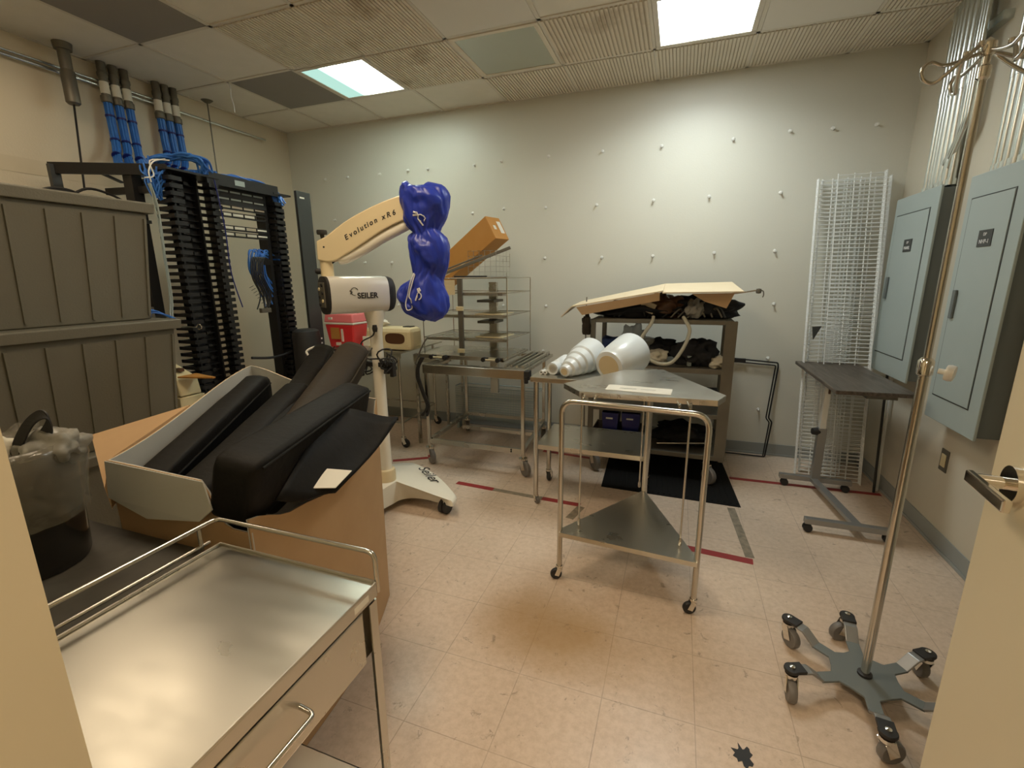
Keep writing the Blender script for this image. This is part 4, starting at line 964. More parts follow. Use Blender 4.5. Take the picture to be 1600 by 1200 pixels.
for k, (pp_, lb) in enumerate([([(-.75, -1.93, 1.875), (-.72, -1.86, 1.93), (-.72, -1.78, 1.965), (-.72, -1.68, 1.96), (-.72, -1.58, 1.90), (-.72, -1.52, 1.85)], 'black cable arching up behind the top container, left arc'), ([(-.70, -1.75, 1.90), (-.70, -1.62, 1.985), (-.70, -1.48, 1.965), (-.66, -1.40, 1.90), (-.60, -1.38, 1.85)], 'black cable arching behind the top container, right arc')]):
    b = MB()
    for q in range(3 if k == 0 else 1): b.tube([p+Vector((0, .004*q, -.012*q)) for p in spline(pp_, 6)], .0075, 8)
    tag(b.build('cable_arc', 'rubber', smooth=True), lb, 'cable')
# cream desk device behind the containers
t = thing('tan_cabinet', (-.26, -1.60, 0), 'narrow tan grey cabinet between the ribbed containers and the rack', 'cabinet')
MB().box((-.50, -1.68, .004), (-.12, -1.52, .74)).build('body', 'cream_plastic', t, bevel=.004); MB().box((-.48, -1.67, .75), (-.44, -1.53, 1.28)).box((-.47, -1.66, .74), (-.45, -1.54, .76)).build('back_board', 'steel_dark', t)
t = thing('desk_device', (-.26, -1.60, .75), 'cream wedge shaped desk device with buttons, beside the containers', 'device')
MB().add([(-.44, -1.665, .745), (-.13, -1.665, .745), (-.13, -1.53, .745), (-.44, -1.53, .745), (-.44, -1.665, .97), (-.15, -1.665, .85), (-.15, -1.53, .85), (-.44, -1.53, .97)], [(0, 3, 2, 1), (4, 5, 6, 7), (0, 1, 5, 4), (1, 2, 6, 5), (2, 3, 7, 6), (3, 0, 4, 7)]).build('body', 'cream_plastic', t, bevel=.008)
MB().box((-.25, -1.60, .885), (-.20, -1.57, .905)).build('button', 'brown', t)
o = MB().prism([(-.14, -1.66), (.08, -1.60), (.085, -1.585), (-.14, -1.54)], .862, .872).build('wooden_slat', 'cardboard_orange', bevel=.002); tag(o, 'thin orange wooden slat pointing right from the cream device', 'wood piece')
o = MB().tube([(-.20, -1.62, 1.165), (-.05, -1.60, 1.17), (.0, -1.595, 1.17)]+[(.02+.02*math.cos(a), -1.59, 1.172+.014*math.sin(a)) for a in [PI-k*PI/6 for k in range(0, 11)]], .0035, 8).build('wire_hook', 'chrome', smooth=True); tag(o, 'thin chrome wire hook with a round eye, beside the containers', 'hook')

# ================================================================== WHEELED LOADING CART WITH WIRE RACK
t = thing('loading_cart', (1.28, -.1, 0), 'stainless wheeled loading cart with polished fascia, carrying the wire tray rack', 'cart')
LX0, LX1, LY0, LY1 = .905, 1.69, -.50, .27
for (lx, ly) in ((LX0, LY0), (LX1, LY0), (LX0-.03, LY1), (LX1-.06, LY1)):
    MB().box((lx-.013, ly-.013, .145), (lx+.013, ly+.013, .80)).build('leg', 'steel_tube', t, bevel=.003)
    caster(t, lx, ly, .058, .032, .15, ang=-.7 if ly < 0 else 2.0, tyre='wheelgrey')
MB().box((LX0-.02, LY0-.022, .735), (LX1+.02, LY0-.014, .80)).build('fascia', 'steel_tube', t, bevel=.002)
b = MB().box((LX0-.02, LY0-.02, .79), (LX1+.02, LY0+.05, .803)).box((LX0-.03, LY0, .775), (LX0+.06, LY1, .80)).box((LX1-.10, LY0, .775), (LX1+.02, LY1, .80)).box((LX0-.03, LY1-.05, .775), (LX1, LY1, .80))
b.build('top_frame', 'steel', t, bevel=.003)
b = MB()
for k in range(4): b.box((LX1-.16+.045*k, LY0+.05, .803), (LX1-.142+.045*k, LY1, .822))
b.build('track', 'steel', t)
b = MB().box((LX0-.01, LY0-.012, .165), (LX1+.01, LY0+.012, .205)).box((LX0-.04, LY1-.012, .175), (LX1-.05, LY1+.012, .205)).bar((LX0, LY0, .185), (LX0-.03, LY1, .185), .03, .03).bar((LX1, LY0, .185), (LX1-.06, LY1, .185), .03, .03).bar((LX0+.1, LY0+.4, .185), (LX1-.05, LY0+.4, .185), .02, .03)
b.build('lower_frame', 'steel', t, bevel=.002)
for (x, z) in ((LX1-.09, .195), (LX1-.09, .18), (LX0+.03, .21)): MB().cyl((x, LY0-.016, z), (x, LY0-.011, z), .006, n=10).build('bolt', 'rubber', t)
MB().box((LX1+.015, LY0-.03, .735), (LX1+.055, LY0+.03, .80)).box((LX1+.02, LY0-.035, .71), (LX1+.045, LY0-.01, .76)).build('latch_block', 'rubber', t, bevel=.004)
random.seed(4); b = MB()
for k in range(6): b.tube(spline([(.90+random.uniform(-.015, .015), LY0-.04, .86), (.862+random.uniform(-.012, .012), LY0-.045, .78), (.865+random.uniform(-.02, .01), LY0-.045, .68), (.895+random.uniform(-.012, .012), LY0-.04, .57), (.93+random.uniform(-.015, .015), LY0-.04, .48), (.90+random.uniform(-.05, .03), LY0-.04, .40)], 5), .008, 7)
o = b.build('black_cords', 'rubber', smooth=True); o.name = 'cord_bunch'; tag(o, 'bunch of black cords hanging from the left front corner of the loading cart', 'cords')
o = MB().tube(spline([(.895, LY0-.03, .83), (.83, LY0-.02, .80), (.86, LY0, .90), (.90, LY0, .97), (.935, LY0, 1.01)], 6), .006, 8).build('bent_tube', 'steel_dark', smooth=True); tag(o, 'thin bent tube rising from the left front corner of the loading cart', 'tube')
# wire tray rack
t = thing('wire_tray_rack', (1.15, -.05, .825), 'tall stainless wire rack with tray levels on the loading cart', 'rack')
x0, x1, y0, y1 = .79, 1.505, -.31, .20
for (x, y) in ((x0, y0), (x1, y0), (x1+.02, y1), (x0+.01, y1)): MB().cyl((x, y, .83), (x, y, 1.445), .0042, n=8).build('corner_wire', 'steel_tube', t, smooth=True)
for k, z in enumerate((1.442, 1.333, 1.165, .985)):
    MB().tube([(x0, y0, z), (x1, y0, z), (x1+.02, y1, z+.003), (x0+.01, y1, z+.003)], .0042, 8, True).build('level_wire', 'steel_tube', t, smooth=True)
for z, xa in ((1.325, 1.10), (1.157, x0+.02), (.977, x0+.02)):
    MB().box((xa, y0+.01, z), (x1-.01, y1-.02, z+.004)).box((xa, y0+.006, z-.012), (x1-.01, y0+.010, z+.012)).build('tray', 'steel_top' if z > 1.0 else 'steel', t)
for z in (1.162, .982): MB().box((1.19, -.2, z), (1.42, .08, z+.006)).build('tray_liner', 'cream_paper', t)
MB().box((x0-.02, y0-.09, .83), (x1-.0, y0-.075, .862)).box((x0-.02, y0-.09, .828), (x0+.0, y1, .845)).box((x1-.02, y0-.09, .828), (x1, y1, .845)).box((x0-.02, y1-.015, .828), (x1, y1, .845)).build('carriage', 'steel_tube', t, bevel=.002)
MB().box((x0, y0-.08, .846), (x1-.02, y1-.015, .850)).build('base_tray', 'steel', t)
for xa in (.915, 1.355):
    for xx in (xa, xa+.115): MB().cyl((xx, y0-.095, .848), (xx, y0-.13, .848), .017, n=16).build('roller', 'rubber', t, smooth=True)
    MB().cyl((xa+.01, y0-.12, .848), (xa+.105, y0-.12, .848), .006, n=10).build('handle_bar', 'cream_plastic', t, smooth=True)
MB().box((1.108, y0-.02, .85), (1.148, y0+.0, 1.44)).build('front_post', 'steel_dark', t, bevel=.002)
MB().box((1.165, y1-.04, .44), (1.235, y1+.0, 1.41)).build('rear_duct', 'steel', t, bevel=.002)
for z in (1.20, .875): MB().box((1.10, y0-.035, z), (1.156, y0-.01, z+.032)).build('white_clamp', 'cream_plastic', t, bevel=.003)
for z in (1.27, 1.10): MB().box((1.15, -.06, z-.02), (1.30, .15, z)).build('bracket_arm', 'steel_dark', t)
o = MB().box((.975, y0-.022, 1.32), (1.09, y0-.019, 1.43)).build('paper_sign', 'cream_paper'); tag(o, 'faded cream paper sign hung on the left front of the wire rack', 'sign')
b = MB()
for z in (1.385, 1.355): 
    for q in range(7): b.box((1.005+q*.008, y0-.0230, z), (1.010+q*.008, y0-.0221, z+.008+.004*(q % 3 == 0)))
s2 = b.build('faint_lines', 'cream_plastic', o)
# white wire grid basket on the top and one behind the lower frame
def grid_panel(p, ex, ey, nx, ny, r, m, name, parent=None):
    p, ex, ey = Vector(p), Vector(ex), Vector(ey); b = MB()
    for i in range(nx+1): b.cyl(p+ex*i/nx, p+ex*i/nx+ey, r, n=5, cap=False)
    for j in range(ny+1): b.cyl(p+ey*j/ny, p+ey*j/ny+ex, r, n=5, cap=False)
    return b.build(name, m, parent)
t = thing('wire_basket', (1.19, .0, 1.45), 'small upright wire basket on top of the tray rack, right of the orange carton', 'basket')
for q in (((1.10, -.1, 1.452), (.24, 0, 0), (0, 0, .20), 5, 5), ((1.34, -.1, 1.452), (.04, .2, 0), (0, 0, .20), 4, 5), ((1.10, -.1, 1.452), (.24, 0, 0), (.04, .2, 0), 5, 4)): grid_panel(*q, .0018, 'steel', 'wire_side', t)
t = thing('wire_basket', (1.14, .36, .0), 'big grey wire mesh basket standing on the floor behind the loading cart', 'basket')
grid_panel((.72, .345, .11), (.84, 0, 0), (0, 0, .32), 52, 14, .0024, 'panel_grey', 'wire_side', t)
grid_panel((.72, .345, .11), (.84, 0, 0), (0, .13, 0), 52, 6, .0024, 'panel_grey', 'wire_bottom', t)
MB().tube([(.72, .345, .43), (1.56, .345, .43), (1.56, .48, .43), (.72, .48, .43)], .005, 8, True).tube([(.72, .345, .33), (1.56, .345, .33)], .0035, 6).build('rim', 'panel_grey', t, smooth=True)
for x in (.73, 1.55): MB().box((x-.01, .36, .0), (x+.01, .47, .11)).build('foot', 'panel_grey', t)
# orange carton leaning on the wire rack and a metal rail
t = thing('orange_carton', (1.0, .05, 1.6), 'long orange brown carton tilted upward on top of the wire rack', 'carton')
d = Vector((.80, -.24, .50)).normalized(); P1 = Vector((1.335, -.05, 1.822)); P0 = P1-d*.80; sx2 = Vector((0, 1, 0)).cross(d)
hh = (Vector((1.215, 0, 1.90))-Vector((1.286, 0, 1.723))); hz = d.cross(Vector((-d.y, d.x, 0))).normalized(); hz = -hz if hz.z < 0 else hz; wy = hz.cross(d).normalized()
if wy.y < 0: wy = -wy
def cor(P, a, b_): return P+wy*a+hz*b_
b = MB(); hw, hh2 = .085, .098
b.add([cor(P, a, c) for P in (P0, P1) for a, c in ((-hw, -hh2), (hw, -hh2), (hw, hh2), (-hw, hh2))], [(0, 1, 2, 3), (7, 6, 5, 4), (0, 4, 5, 1), (1, 5, 6, 2), (2, 6, 7, 3), (3, 7, 4, 0)])
b.build('carton_body', 'cardboard_orange', t, bevel=.003)
MB().sheet([cor(P1, -.045, .02)+d*.001, cor(P1, -.015, .02)+d*.001, cor(P1, -.015, -.015)+d*.001, cor(P1, -.045, -.015)+d*.001], -.001, tuple(d)).build('round_label', 'paper', t)
MB().sheet([cor(P1, .02, .06)+d*.001, cor(P1, .065, .06)+d*.001, cor(P1, .065, -.045)+d*.001, cor(P1, .02, -.045)+d*.001], -.001, tuple(d)).build('shipping_label', 'paper', t)
MB().sheet([P0+d*.05-wy*(hw+.001)+hz*-.03, P0+d*.5-wy*(hw+.001)+hz*-.085, P0+d*.5-wy*(hw+.001)+hz*-.093, P0+d*.05-wy*(hw+.001)+hz*-.04], .001).build('tape_strip', 'cardboard_pale', t)
o = MB().bar((.88, -.20, 1.462), (1.445, -.06, 1.672), .03, .022).bar((.90, -.17, 1.50), (1.22, -.09, 1.62), .012, .012).build('metal_rail', 'steel_dark', bevel=.003); tag(o, 'dark metal rail leaning up to the right under the orange carton', 'rail')
o = MB().bar((1.05, -.25, 1.455), (1.30, -.2, 1.455), .03, .012).build('flat_tool', 'rubber', bevel=.003); tag(o, 'flat black piece lying on the top level of the wire rack', 'tool')

# ================================================================== STEEL SIDE TABLE
t = thing('side_table', (2.24, -.65, 0), 'stainless steel side table on casters, between the loading cart and triangular cart', 'table')
MB().box((1.87, -.90, .832), (2.60, -.40, .845)).box((1.87, -.903, .815), (2.60, -.898, .845)).build('tabletop', 'steel_top', t, bevel=.002)
for (lx, ly) in ((1.905, -.885), (1.90, -.545), (2.585, -.885), (2.575, -.43)):
    MB().cyl((lx, ly, .055 if ly < -.8 else .10), (lx, ly, .832), .0155, n=16).build('leg', 'steel_tube', t, smooth=True)
    if ly > -.8: caster(t, lx, ly, .038, .024, .11, ang=1.5)
    else: caster(t, lx, ly, .022, .02, .06, ang=-.6, tyre='wheelgrey')
MB().box((1.905, -.885, .398), (2.585, -.44, .405)).box((1.905, -.888, .375), (2.585, -.883, .405)).box((1.905, -.44, .375), (2.585, -.435, .405)).build('shelf', 'steel_top', t, bevel=.001)
def axial(prof, p, q, m, name, label=None, cat=None, parent=None, n=32):
    p, q = Vector(p), Vector(q); L_ = (q-p).length
    o = MB().lathe([(r, s_*L_) for r, s_ in prof], p, rot_to(q-p), n).build(name, m, parent, smooth=True, ang=.6)
    if label: tag(o, label, cat)
    return o
t = thing('plastic_bucket', (2.40, -.72, .846), 'large white plastic tub lying on its side, its open yellowed base facing left', 'tub')
pa, pb = Vector((2.335, -.83, .923)), Vector((2.445, -.60, .978))
axial([(.078, .0), (.092, .02), (.096, .12), (.104, .16), (.118, .55), (.128, .95), (.128, 1.0), (.120, 1.0), (.115, .93), (.0, .90)], pa, pb, 'hdpe', 'tub', None, None, t)
axial([(.0, -.004), (.068, -.004), (.072, .02)], pa, pb, 'ivory_foam', 'base_disc', None, None, t)
t = thing('stacked_cones', (2.17, -.72, .846), 'stack of nested white plastic cones lying between the tub and the small roll', 'plastic cones')
pa, pb = Vector((2.075, -.865, .883)), Vector((2.19, -.55, .955))
axial([(.028, 0), (.034, .01), (.038, .10), (.052, .13), (.057, .24), (.067, .27), (.072, .40), (.083, .43), (.088, .58), (.098, .61), (.104, .85), (.108, .98), (.104, 1.0), (.0, .98)], pa, pb, 'hdpe', 'cones', None, None, t)
axial([(.0, -.004), (.022, -.004), (.024, .02)], pa, pb, 'ivory_foam', 'tip_disc', None, None, t)
t = thing('plastic_roll', (2.0, -.70, .846), 'small white ribbed plastic roll with an open end at the left of the table', 'roll')
pa, pb = Vector((1.985, -.80, .884)), Vector((2.03, -.60, .90))
axial([(.026, .01), (.038, .0), (.040, .2), (.036, .22), (.036, .3), (.041, .32), (.043, .6), (.039, .62), (.045, .66), (.048, .97), (.04, 1.0), (.0, 1.0)], pa, pb, 'hdpe', 'roll', None, None, t)
axial([(.0, .03), (.026, .01)], pa, pb, 'ivory_foam', 'hollow_core', None, None, t)
for k, x in enumerate((1.915, 1.940)):
    t = thing('plastic_spool', (x, -.79, .859), ('left' if k == 0 else 'right')+' one of two tiny white spools on the left corner of the side table', 'spool', 'tiny white spools')
    axial([(.006, 0), (.0125, 0), (.0125, 1), (.006, 1)], (x, -.81, .859), (x+.01, -.76, .859), 'white_plastic', 'spool', None, None, t, 18); axial([(.0, .02), (.0055, -.01)], (x, -.81, .859), (x+.01, -.76, .859), 'rubber', 'hole', None, None, t, 12)

# ================================================================== TRIANGULAR CART
t = thing('triangular_cart', (2.55, -1.45, 0), 'triangular stainless cart with tubular legs and a lower shelf, middle of the room', 'cart')
FL, FR, BK = Vector((2.24, -1.60, 0)), Vector((2.85, -1.645, 0)), Vector((2.588, -1.045, 0))
zt = .905
MB().tube(arc_pts([FL+Vector((0, 0, .06)), FL+Vector((0, 0, zt)), FR+Vector((0, 0, zt)), FR+Vector((0, 0, .06))], .065, 8), .0125, 14).build('front_frame', 'steel_tube', t, smooth=True)
MB().cyl(BK+Vector((0, 0, .06)), BK+Vector((0, 0, .925)), .0125, n=14).build('leg', 'steel_tube', t, smooth=True)
caster(t, FL.x, FL.y, .028, .02, .07, ang=3.6); caster(t, FR.x, FR.y, .028, .02, .07, ang=3.4); caster(t, BK.x, BK.y, .028, .02, .07, ang=1)
hexa = [(2.195, -1.375), (2.30, -1.515), (2.885, -1.50), (2.925, -1.395), (2.645, -.87), (2.44, -.945)]
MB().prism(hexa, .925, .931).build('tabletop', 'steel_top', t)
b = MB()
for i in range(6):
    p, q = hexa[i], hexa[(i+1) % 6]; b.bar((p[0], p[1], .917), (q[0], q[1], .917), .002, .022)
b.build('turned_edge', 'steel', t)
MB().prism([(FL.x, FL.y-.02), (FR.x, FR.y-.02), (FR.x, FR.y+.02), (BK.x+.01, BK.y), (BK.x-.01, BK.y), (FL.x, FL.y+.02)], .255, .26).bar((FL.x, FL.y-.02, .25), (FR.x, FR.y-.02, .25), .003, .022).build('lower_shelf', 'steel_top', t)
for (x, y) in ((2.315, -1.52), (2.78, -1.55), (2.56, -1.0)): MB().cyl((x, y, .26), (x, y, .925), .0045, n=10).lathe([(.0045, .26), (.008, .265), (.008, .285), (.0045, .30)], (x, y, 0), None, 10).build('support_rod', 'steel_tube', t, smooth=True)
for x in (2.335, 2.385, 2.735, 2.775): 
    MB().cyl((x, -1.585, .912), (x-.012, -1.505, .921), .004, n=8).cyl((x, -1.583, .908), (x, -1.583, .928), .006, n=8).build('hinge_clip', 'chrome', t)
t = thing('placard', (2.52, -1.46, .932), 'long white paper label strip on the top of the triangular cart', 'label')
P_ = [(2.405, -1.448), (2.696, -1.465), (2.703, -1.352), (2.412, -1.335)]
MB().prism(P_, .9315, .9325).build('strip', 'paper', t)
b = MB(); random.seed(2); x = 2.47
while x < 2.63:
    if abs(x-2.55) > .008: b.tube([(x, -1.41, .9327), (x+.002, -1.390, .9327), (x+.004, -1.41+random.uniform(-.006, .006), .9327), (x+.007, -1.392, .9327)], .0006, 4)
    x += .0095
b.build('faded_writing', 'panel_side', t)

# ================================================================== ROLLING SHELF CART + CLUTTER
t = thing('shelf_cart', (2.59, .08, 0), 'tarnished metal rolling shelf cart against the back wall, loaded with clutter', 'cart')
sx0, sx1, sy0, sy1 = 2.13, 3.055, -.20, .36
for (lx, ly) in ((sx0, sy0), (sx1, sy0), (sx0, sy1), (sx1, sy1)):
    MB().box((lx-.018, ly-.015, .165), (lx+.018, ly+.015, 1.15)).build('post', 'steel_dark', t, bevel=.003)
    caster(t, lx+(.03 if lx < 2.5 else -.09), ly, .062, .035, .165, ang=-.9, tyre='wheelgrey')
MB().box((sx1+.018, sy0-.01, .18), (sx1+.022, sy0+.05, 1.15)).box((sx1-.05, sy0-.018, .18), (sx1+.022, sy0-.014, 1.15)).build('corner_plate', 'steel_dark', t)
for z, th in ((1.125, .03), (.79, .035), (.475, .03), (.17, .035)):
    MB().box((sx0, sy0-.012, z), (sx1, sy1, z+th)).build('shelf', 'steel_dark', t, bevel=.003)
o = MB().prism([(2.275, -.515), (3.165, -.535), (3.10, .40), (2.235, .40)], .0005, .004)
for k in range(24): o.bar((2.285+.0375*k, -.50, .005), (2.245+.0365*k, .39, .005), .012, .003)
o = o.build('floor_mat', 'mat_rubber'); tag(o, 'black ribbed rubber mat on the floor under the shelf cart', 'mat')
# cardboard sheets on top
def card(name, pts, th, label, m='cardboard_pale'):
    t = thing(name, pts[0], label, 'cardboard')
    MB().sheet(pts, th, (0, 0, 1)).build('sheet', m, t); return t
c1 = card('cardboard_sheet', [(1.985, -.28, 1.243), (2.600, -.28, 1.352), (2.60, .16, 1.392), (1.99, .10, 1.262)], .008, 'pale flattened carton sloping down to the left on top of the shelf cart')
MB().sheet([(1.90, -.26, 1.165), (1.983, -.28, 1.243), (1.985, .10, 1.262), (1.88, .08, 1.18)], .008, (-.6, 0, .7)).build('flap', 'cardboard_pale', c1)
MB().sheet([(2.02, -.284, 1.235), (2.58, -.284, 1.338), (2.58, -.270, 1.285), (2.06, -.27, 1.18)], .006, (0, 1, 0)).build('hanging_flap', 'cardboard', c1)
c2 = card('cardboard_sheet', [(2.596, -.28, 1.340), (3.085, -.28, 1.348), (3.055, .18, 1.402), (2.60, .18, 1.392)], .008, 'pale flattened carton lying almost level on the right of the shelf cart top')
MB().sheet([(2.78, -.22, 1.33), (3.04, -.22, 1.335), (3.0, -.20, 1.235), (2.86, -.20, 1.28)], .006, (0, 1, 0)).build('hanging_flap', 'cardboard', c2)
def clutter(kind, m, c, size, label, cat, seed, amp=.3): return tag(lumpy(kind, m, c, size, seed=seed, amp=amp), label, cat)
clutter('clutter_pile', 'black_cloth', (2.40, .0, 1.20), (.28, .17, .075), 'dark heap of tubing and cloth on the left of the cart top', 'clutter', 31)
clutter('clutter_pile', 'black_cloth', (2.84, .03, 1.215), (.24, .16, .09), 'dark heap of parts on the right of the cart top', 'clutter', 32)
clutter('clutter_pile', 'brown', (2.60, .0, 1.225), (.16, .14, .095), 'brown heap of parts in the middle of the cart top', 'clutter', 38)
clutter('plastic_bag', 'bag_grey', (2.81, -.13, 1.22), (.06, .05, .07), 'clear plastic bag bunched on the cart top under the right carton', 'plastic bag', 33)
o = MB().obox((2.50, -.13, 1.235), (.10, .05, .07), Matrix.Rotation(.4, 3, 'Y')).build('small_carton', 'cardboard_pale', bevel=.003); tag(o, 'small pale carton tilted under the left cardboard sheet', 'carton')
random.seed(9)
hoses = []
for k in range(9):
    xa = random.uniform(2.2, 2.85); b = MB(); b.tube(spline([(xa, -.16, 1.165), (xa+.06, -.13, 1.22+random.uniform(-.02, .03)), (xa+.12, -.1, 1.19), (xa+.18, -.12, 1.23+random.uniform(-.02, .02)), (xa+.22, -.14, 1.17)], 6), .006, 7)
    o = b.build('tube_piece', ('rubber', 'steel_dark', 'charcoal')[k % 3], smooth=True)
    tag(o, ('black', 'brown', 'grey')[k % 3]+' bent length of tubing in the heap on top of the shelf cart', 'tubing', ('black', 'brown', 'grey')[k % 3]+' tubing pieces on the cart top')
o = MB().tube(spline([(2.545, -.19, 1.17), (2.535, -.225, 1.13), (2.475, -.23, 1.02), (2.49, -.23, .92), (2.58, -.22, .855), (2.68, -.22, .86), (2.75, -.23, .96), (2.785, -.23, 1.08), (2.755, -.225, 1.15), (2.74, -.19, 1.17)], 8), .0125, 12).build('hose_loop', 'hose', smooth=True); tag(o, 'thick clear hose looping down in front of the upper shelf opening', 'hose')
clutter('cloth_heap', 'navy_cloth', (2.27, -.02, .90), (.14, .13, .10), 'dark blue heap at the left of the upper shelf', 'cloth', 41)
clutter('plastic_bag', 'bag_grey', (2.42, .02, .93), (.10, .09, .13), 'grey translucent bag peaked upright on the upper shelf', 'plastic bag', 42, .5)
clutter('cloth_heap', 'trash_white', (2.575, -.08, .87), (.08, .08, .055), 'crumpled cream cloth inside the hose loop on the upper shelf', 'cloth', 43)
clutter('cloth_heap', 'black_cloth', (2.60, .05, .92), (.12, .08, .07), 'black cloth lying behind the cream cloth on the upper shelf', 'cloth', 44)
clutter('cloth_heap', 'black_cloth', (2.84, -.02, .90), (.15, .14, .10), 'black heap right of the hose loop on the upper shelf', 'cloth', 45)
clutter('cloth_heap', 'trash_white', (2.99, -.10, .862), (.08, .09, .045), 'cream crumpled plastic at the right end of the upper shelf', 'cloth', 46)
o = MB().cyl((2.80, -.14, .83), (2.80, -.14, .90), .016, n=16).build('small_bottle', 'panel_grey', smooth=True); tag(o, 'small pale bottle standing in the black heap on the upper shelf', 'bottle')
o = MB().box((2.93, -.16, .55), (3.01, -.02, .66)).build('dark_case', 'rubber', bevel=.008); tag(o, 'small black case at the right of the middle shelf', 'case')
for k, (x, y, sz, lb) in enumerate(((2.27, -.05, .10, 'left'), (2.42, -.03, .11, 'right'))):
    t = thing('blue_bin', (x, y, .22), lb+' dark blue plastic bin standing in the steel pan on the bottom shelf', 'bin', 'dark blue bins on the shelf cart')
    MB().loft([[Vector((x+a*sz*k_*.62, y+c*.1*k_, z)) for a, c in ((-1, -1), (1, -1), (1, 1), (-1, 1))] for z, k_ in ((.222, .8), (.44, 1), (.44, .94), (.235, .76))], caps=True).build('bin_body', 'blue_dark', t, bevel=.004)
    MB().box((x-.03, y-.101, .39), (x+.02, y-.096, .402)).build('label_sticker', 'white_ink', t)
o = MB().loft([[Vector((2.32+a*.18*k_, -.04+c*.12*k_, z)) for a, c in ((-1, -1), (1, -1), (1, 1), (-1, 1))] for z, k_ in ((.207, .95), (.31, 1), (.31, .96), (.215, .92))]).build('steel_pan', 'steel_dark', bevel=.003); tag(o, 'deep tarnished steel pan on the bottom shelf at the left', 'pan')
clutter('cloth_heap', 'black_cloth', (2.80, .02, .28), (.20, .15, .08), 'large black heap on the bottom shelf at the right', 'cloth', 47)
o = MB().cyl((2.62, -.17, .245), (2.98, -.12, .268), .006, n=10).build('loose_rod', 'steel_tube', smooth=True); tag(o, 'thin steel rod lying across the black heap on the bottom shelf', 'rod')
t = thing('hook_rod', (3.12, -.1, 1.34), 'chrome rod with a hooked clamp sticking out right of the cardboard sheets', 'rod')
MB().cyl((2.98, -.12, 1.318), (3.19, -.12, 1.352), .006, n=10).build('rod', 'chrome', t, smooth=True)
MB().lathe([(.0, -.018), (.015, -.014), (.017, 0), (.015, .014), (.0, .018)], (3.19, -.12, 1.345), None, 14).tube(spline([(3.195, -.12, 1.35), (3.215, -.125, 1.345), (3.22, -.125, 1.32), (3.215, -.125, 1.305)], 4), .004, 6).build('hook', 'steel_dark', t, smooth=True)
o = MB().cyl((2.03, .10, .004), (2.06, -.12, 1.19), .005, n=8).cyl((2.06, -.12, 1.19), (2.062, -.12, 1.30), .004, n=8).build('standing_rod', 'steel_dark'); tag(o, 'thin dark rod leaning left of the shelf cart', 'rod')
clutter('cloth_heap', 'brown_vinyl', (2.085, -.225, 1.10), (.03, .03, .08), 'brown strap bunched at the left front post of the shelf cart', 'strap', 51)
# ================================================================== BLACK WIRE FRAME AGAINST THE WALL
t = thing('folded_stand', (3.3, .47, 0), 'black bent tube frame leaning on the back wall right of the shelf cart', 'frame')
MB().tube(arc_pts([(3.08, .50, .80), (3.47, .50, .775), (3.475, .50, .74), (3.445, .47, .33), (3.47, .46, .30), (3.445, .44, .010), (3.10, .44, .012)], .012), .006, 8).build('outer_tube', 'black_metal', t, smooth=True)
MB().tube(arc_pts([(3.10, .49, .775), (3.455, .49, .755), (3.425, .46, .33), (3.45, .45, .30), (3.43, .43, .02)], .012), .005, 8).build('inner_tube', 'black_metal', t, smooth=True)
MB().box((3.08, .485, .765), (3.24, .497, .80)).build('clamp_bar', 'black_metal', t, bevel=.003)

# ================================================================== OVERBED TABLE
t = thing('overbed_table', (3.67, -.35, 0), 'rolling overbed table with dark wood grain top and grey steel base', 'table')
MB().prism([(3.545, -.655), (3.92, -.64), (3.93, .31), (3.545, .31)], .805, .828).build('tabletop', 'wood_dark', t, bevel=.004)
MB().box((3.645, -.095, .055), (3.695, -.045, .44)).build('lower_post', 'grey_metal', t, bevel=.003)
MB().box((3.652, -.088, .42), (3.688, -.052, .80)).build('upper_post', 'silver', t, bevel=.003)
MB().bar((3.67, -.07, .795), (3.72, -.45, .795), .06, .02).box((3.60, -.20, .775), (3.78, .06, .803)).box((3.70, -.62, .785), (3.84, -.30, .803)).build('support_plate', 'steel_dark', t)
MB().lathe([(.0, -.03), (.022, -.028), (.026, 0), (.022, .028), (.0, .03)], (3.64, -.075, .415), rot_to((1, .2, 0)), 16).build('height_knob', 'rubber', t, smooth=True)
MB().tube([(3.665, -.10, .75), (3.665, -.125, .74), (3.665, -.13, .69)], .007, 8).build('lever', 'brown', t, smooth=True)
MB().box((3.455, -.088, .052), (3.885, -.048, .085)).build('foot_rail', 'grey_metal', t, bevel=.003); MB().box((3.47, -.735, .052), (3.90, -.695, .085)).build('foot_rail', 'grey_metal', t, bevel=.003)
MB().bar((3.66, -.07, .068), (3.735, -.72, .068), .045, .025).build('center_rail', 'grey_metal', t, bevel=.003)
for (x, y) in ((3.49, -.07), (3.855, -.068), (3.49, -.715), (3.875, -.712)):
    fo = MB().cyl((x, y, .04), (x, y, .055), .008, n=10).build('caster', 'rubber', t)
    for sg in (-.012, .012): MB().lathe([(.006, -.008), (.022, -.008), (.0245, 0), (.022, .008), (.006, .008)], (x, y+sg, .025), rot_to((0, 1, 0)), 16).build('wheel', 'rubber', fo, smooth=True)

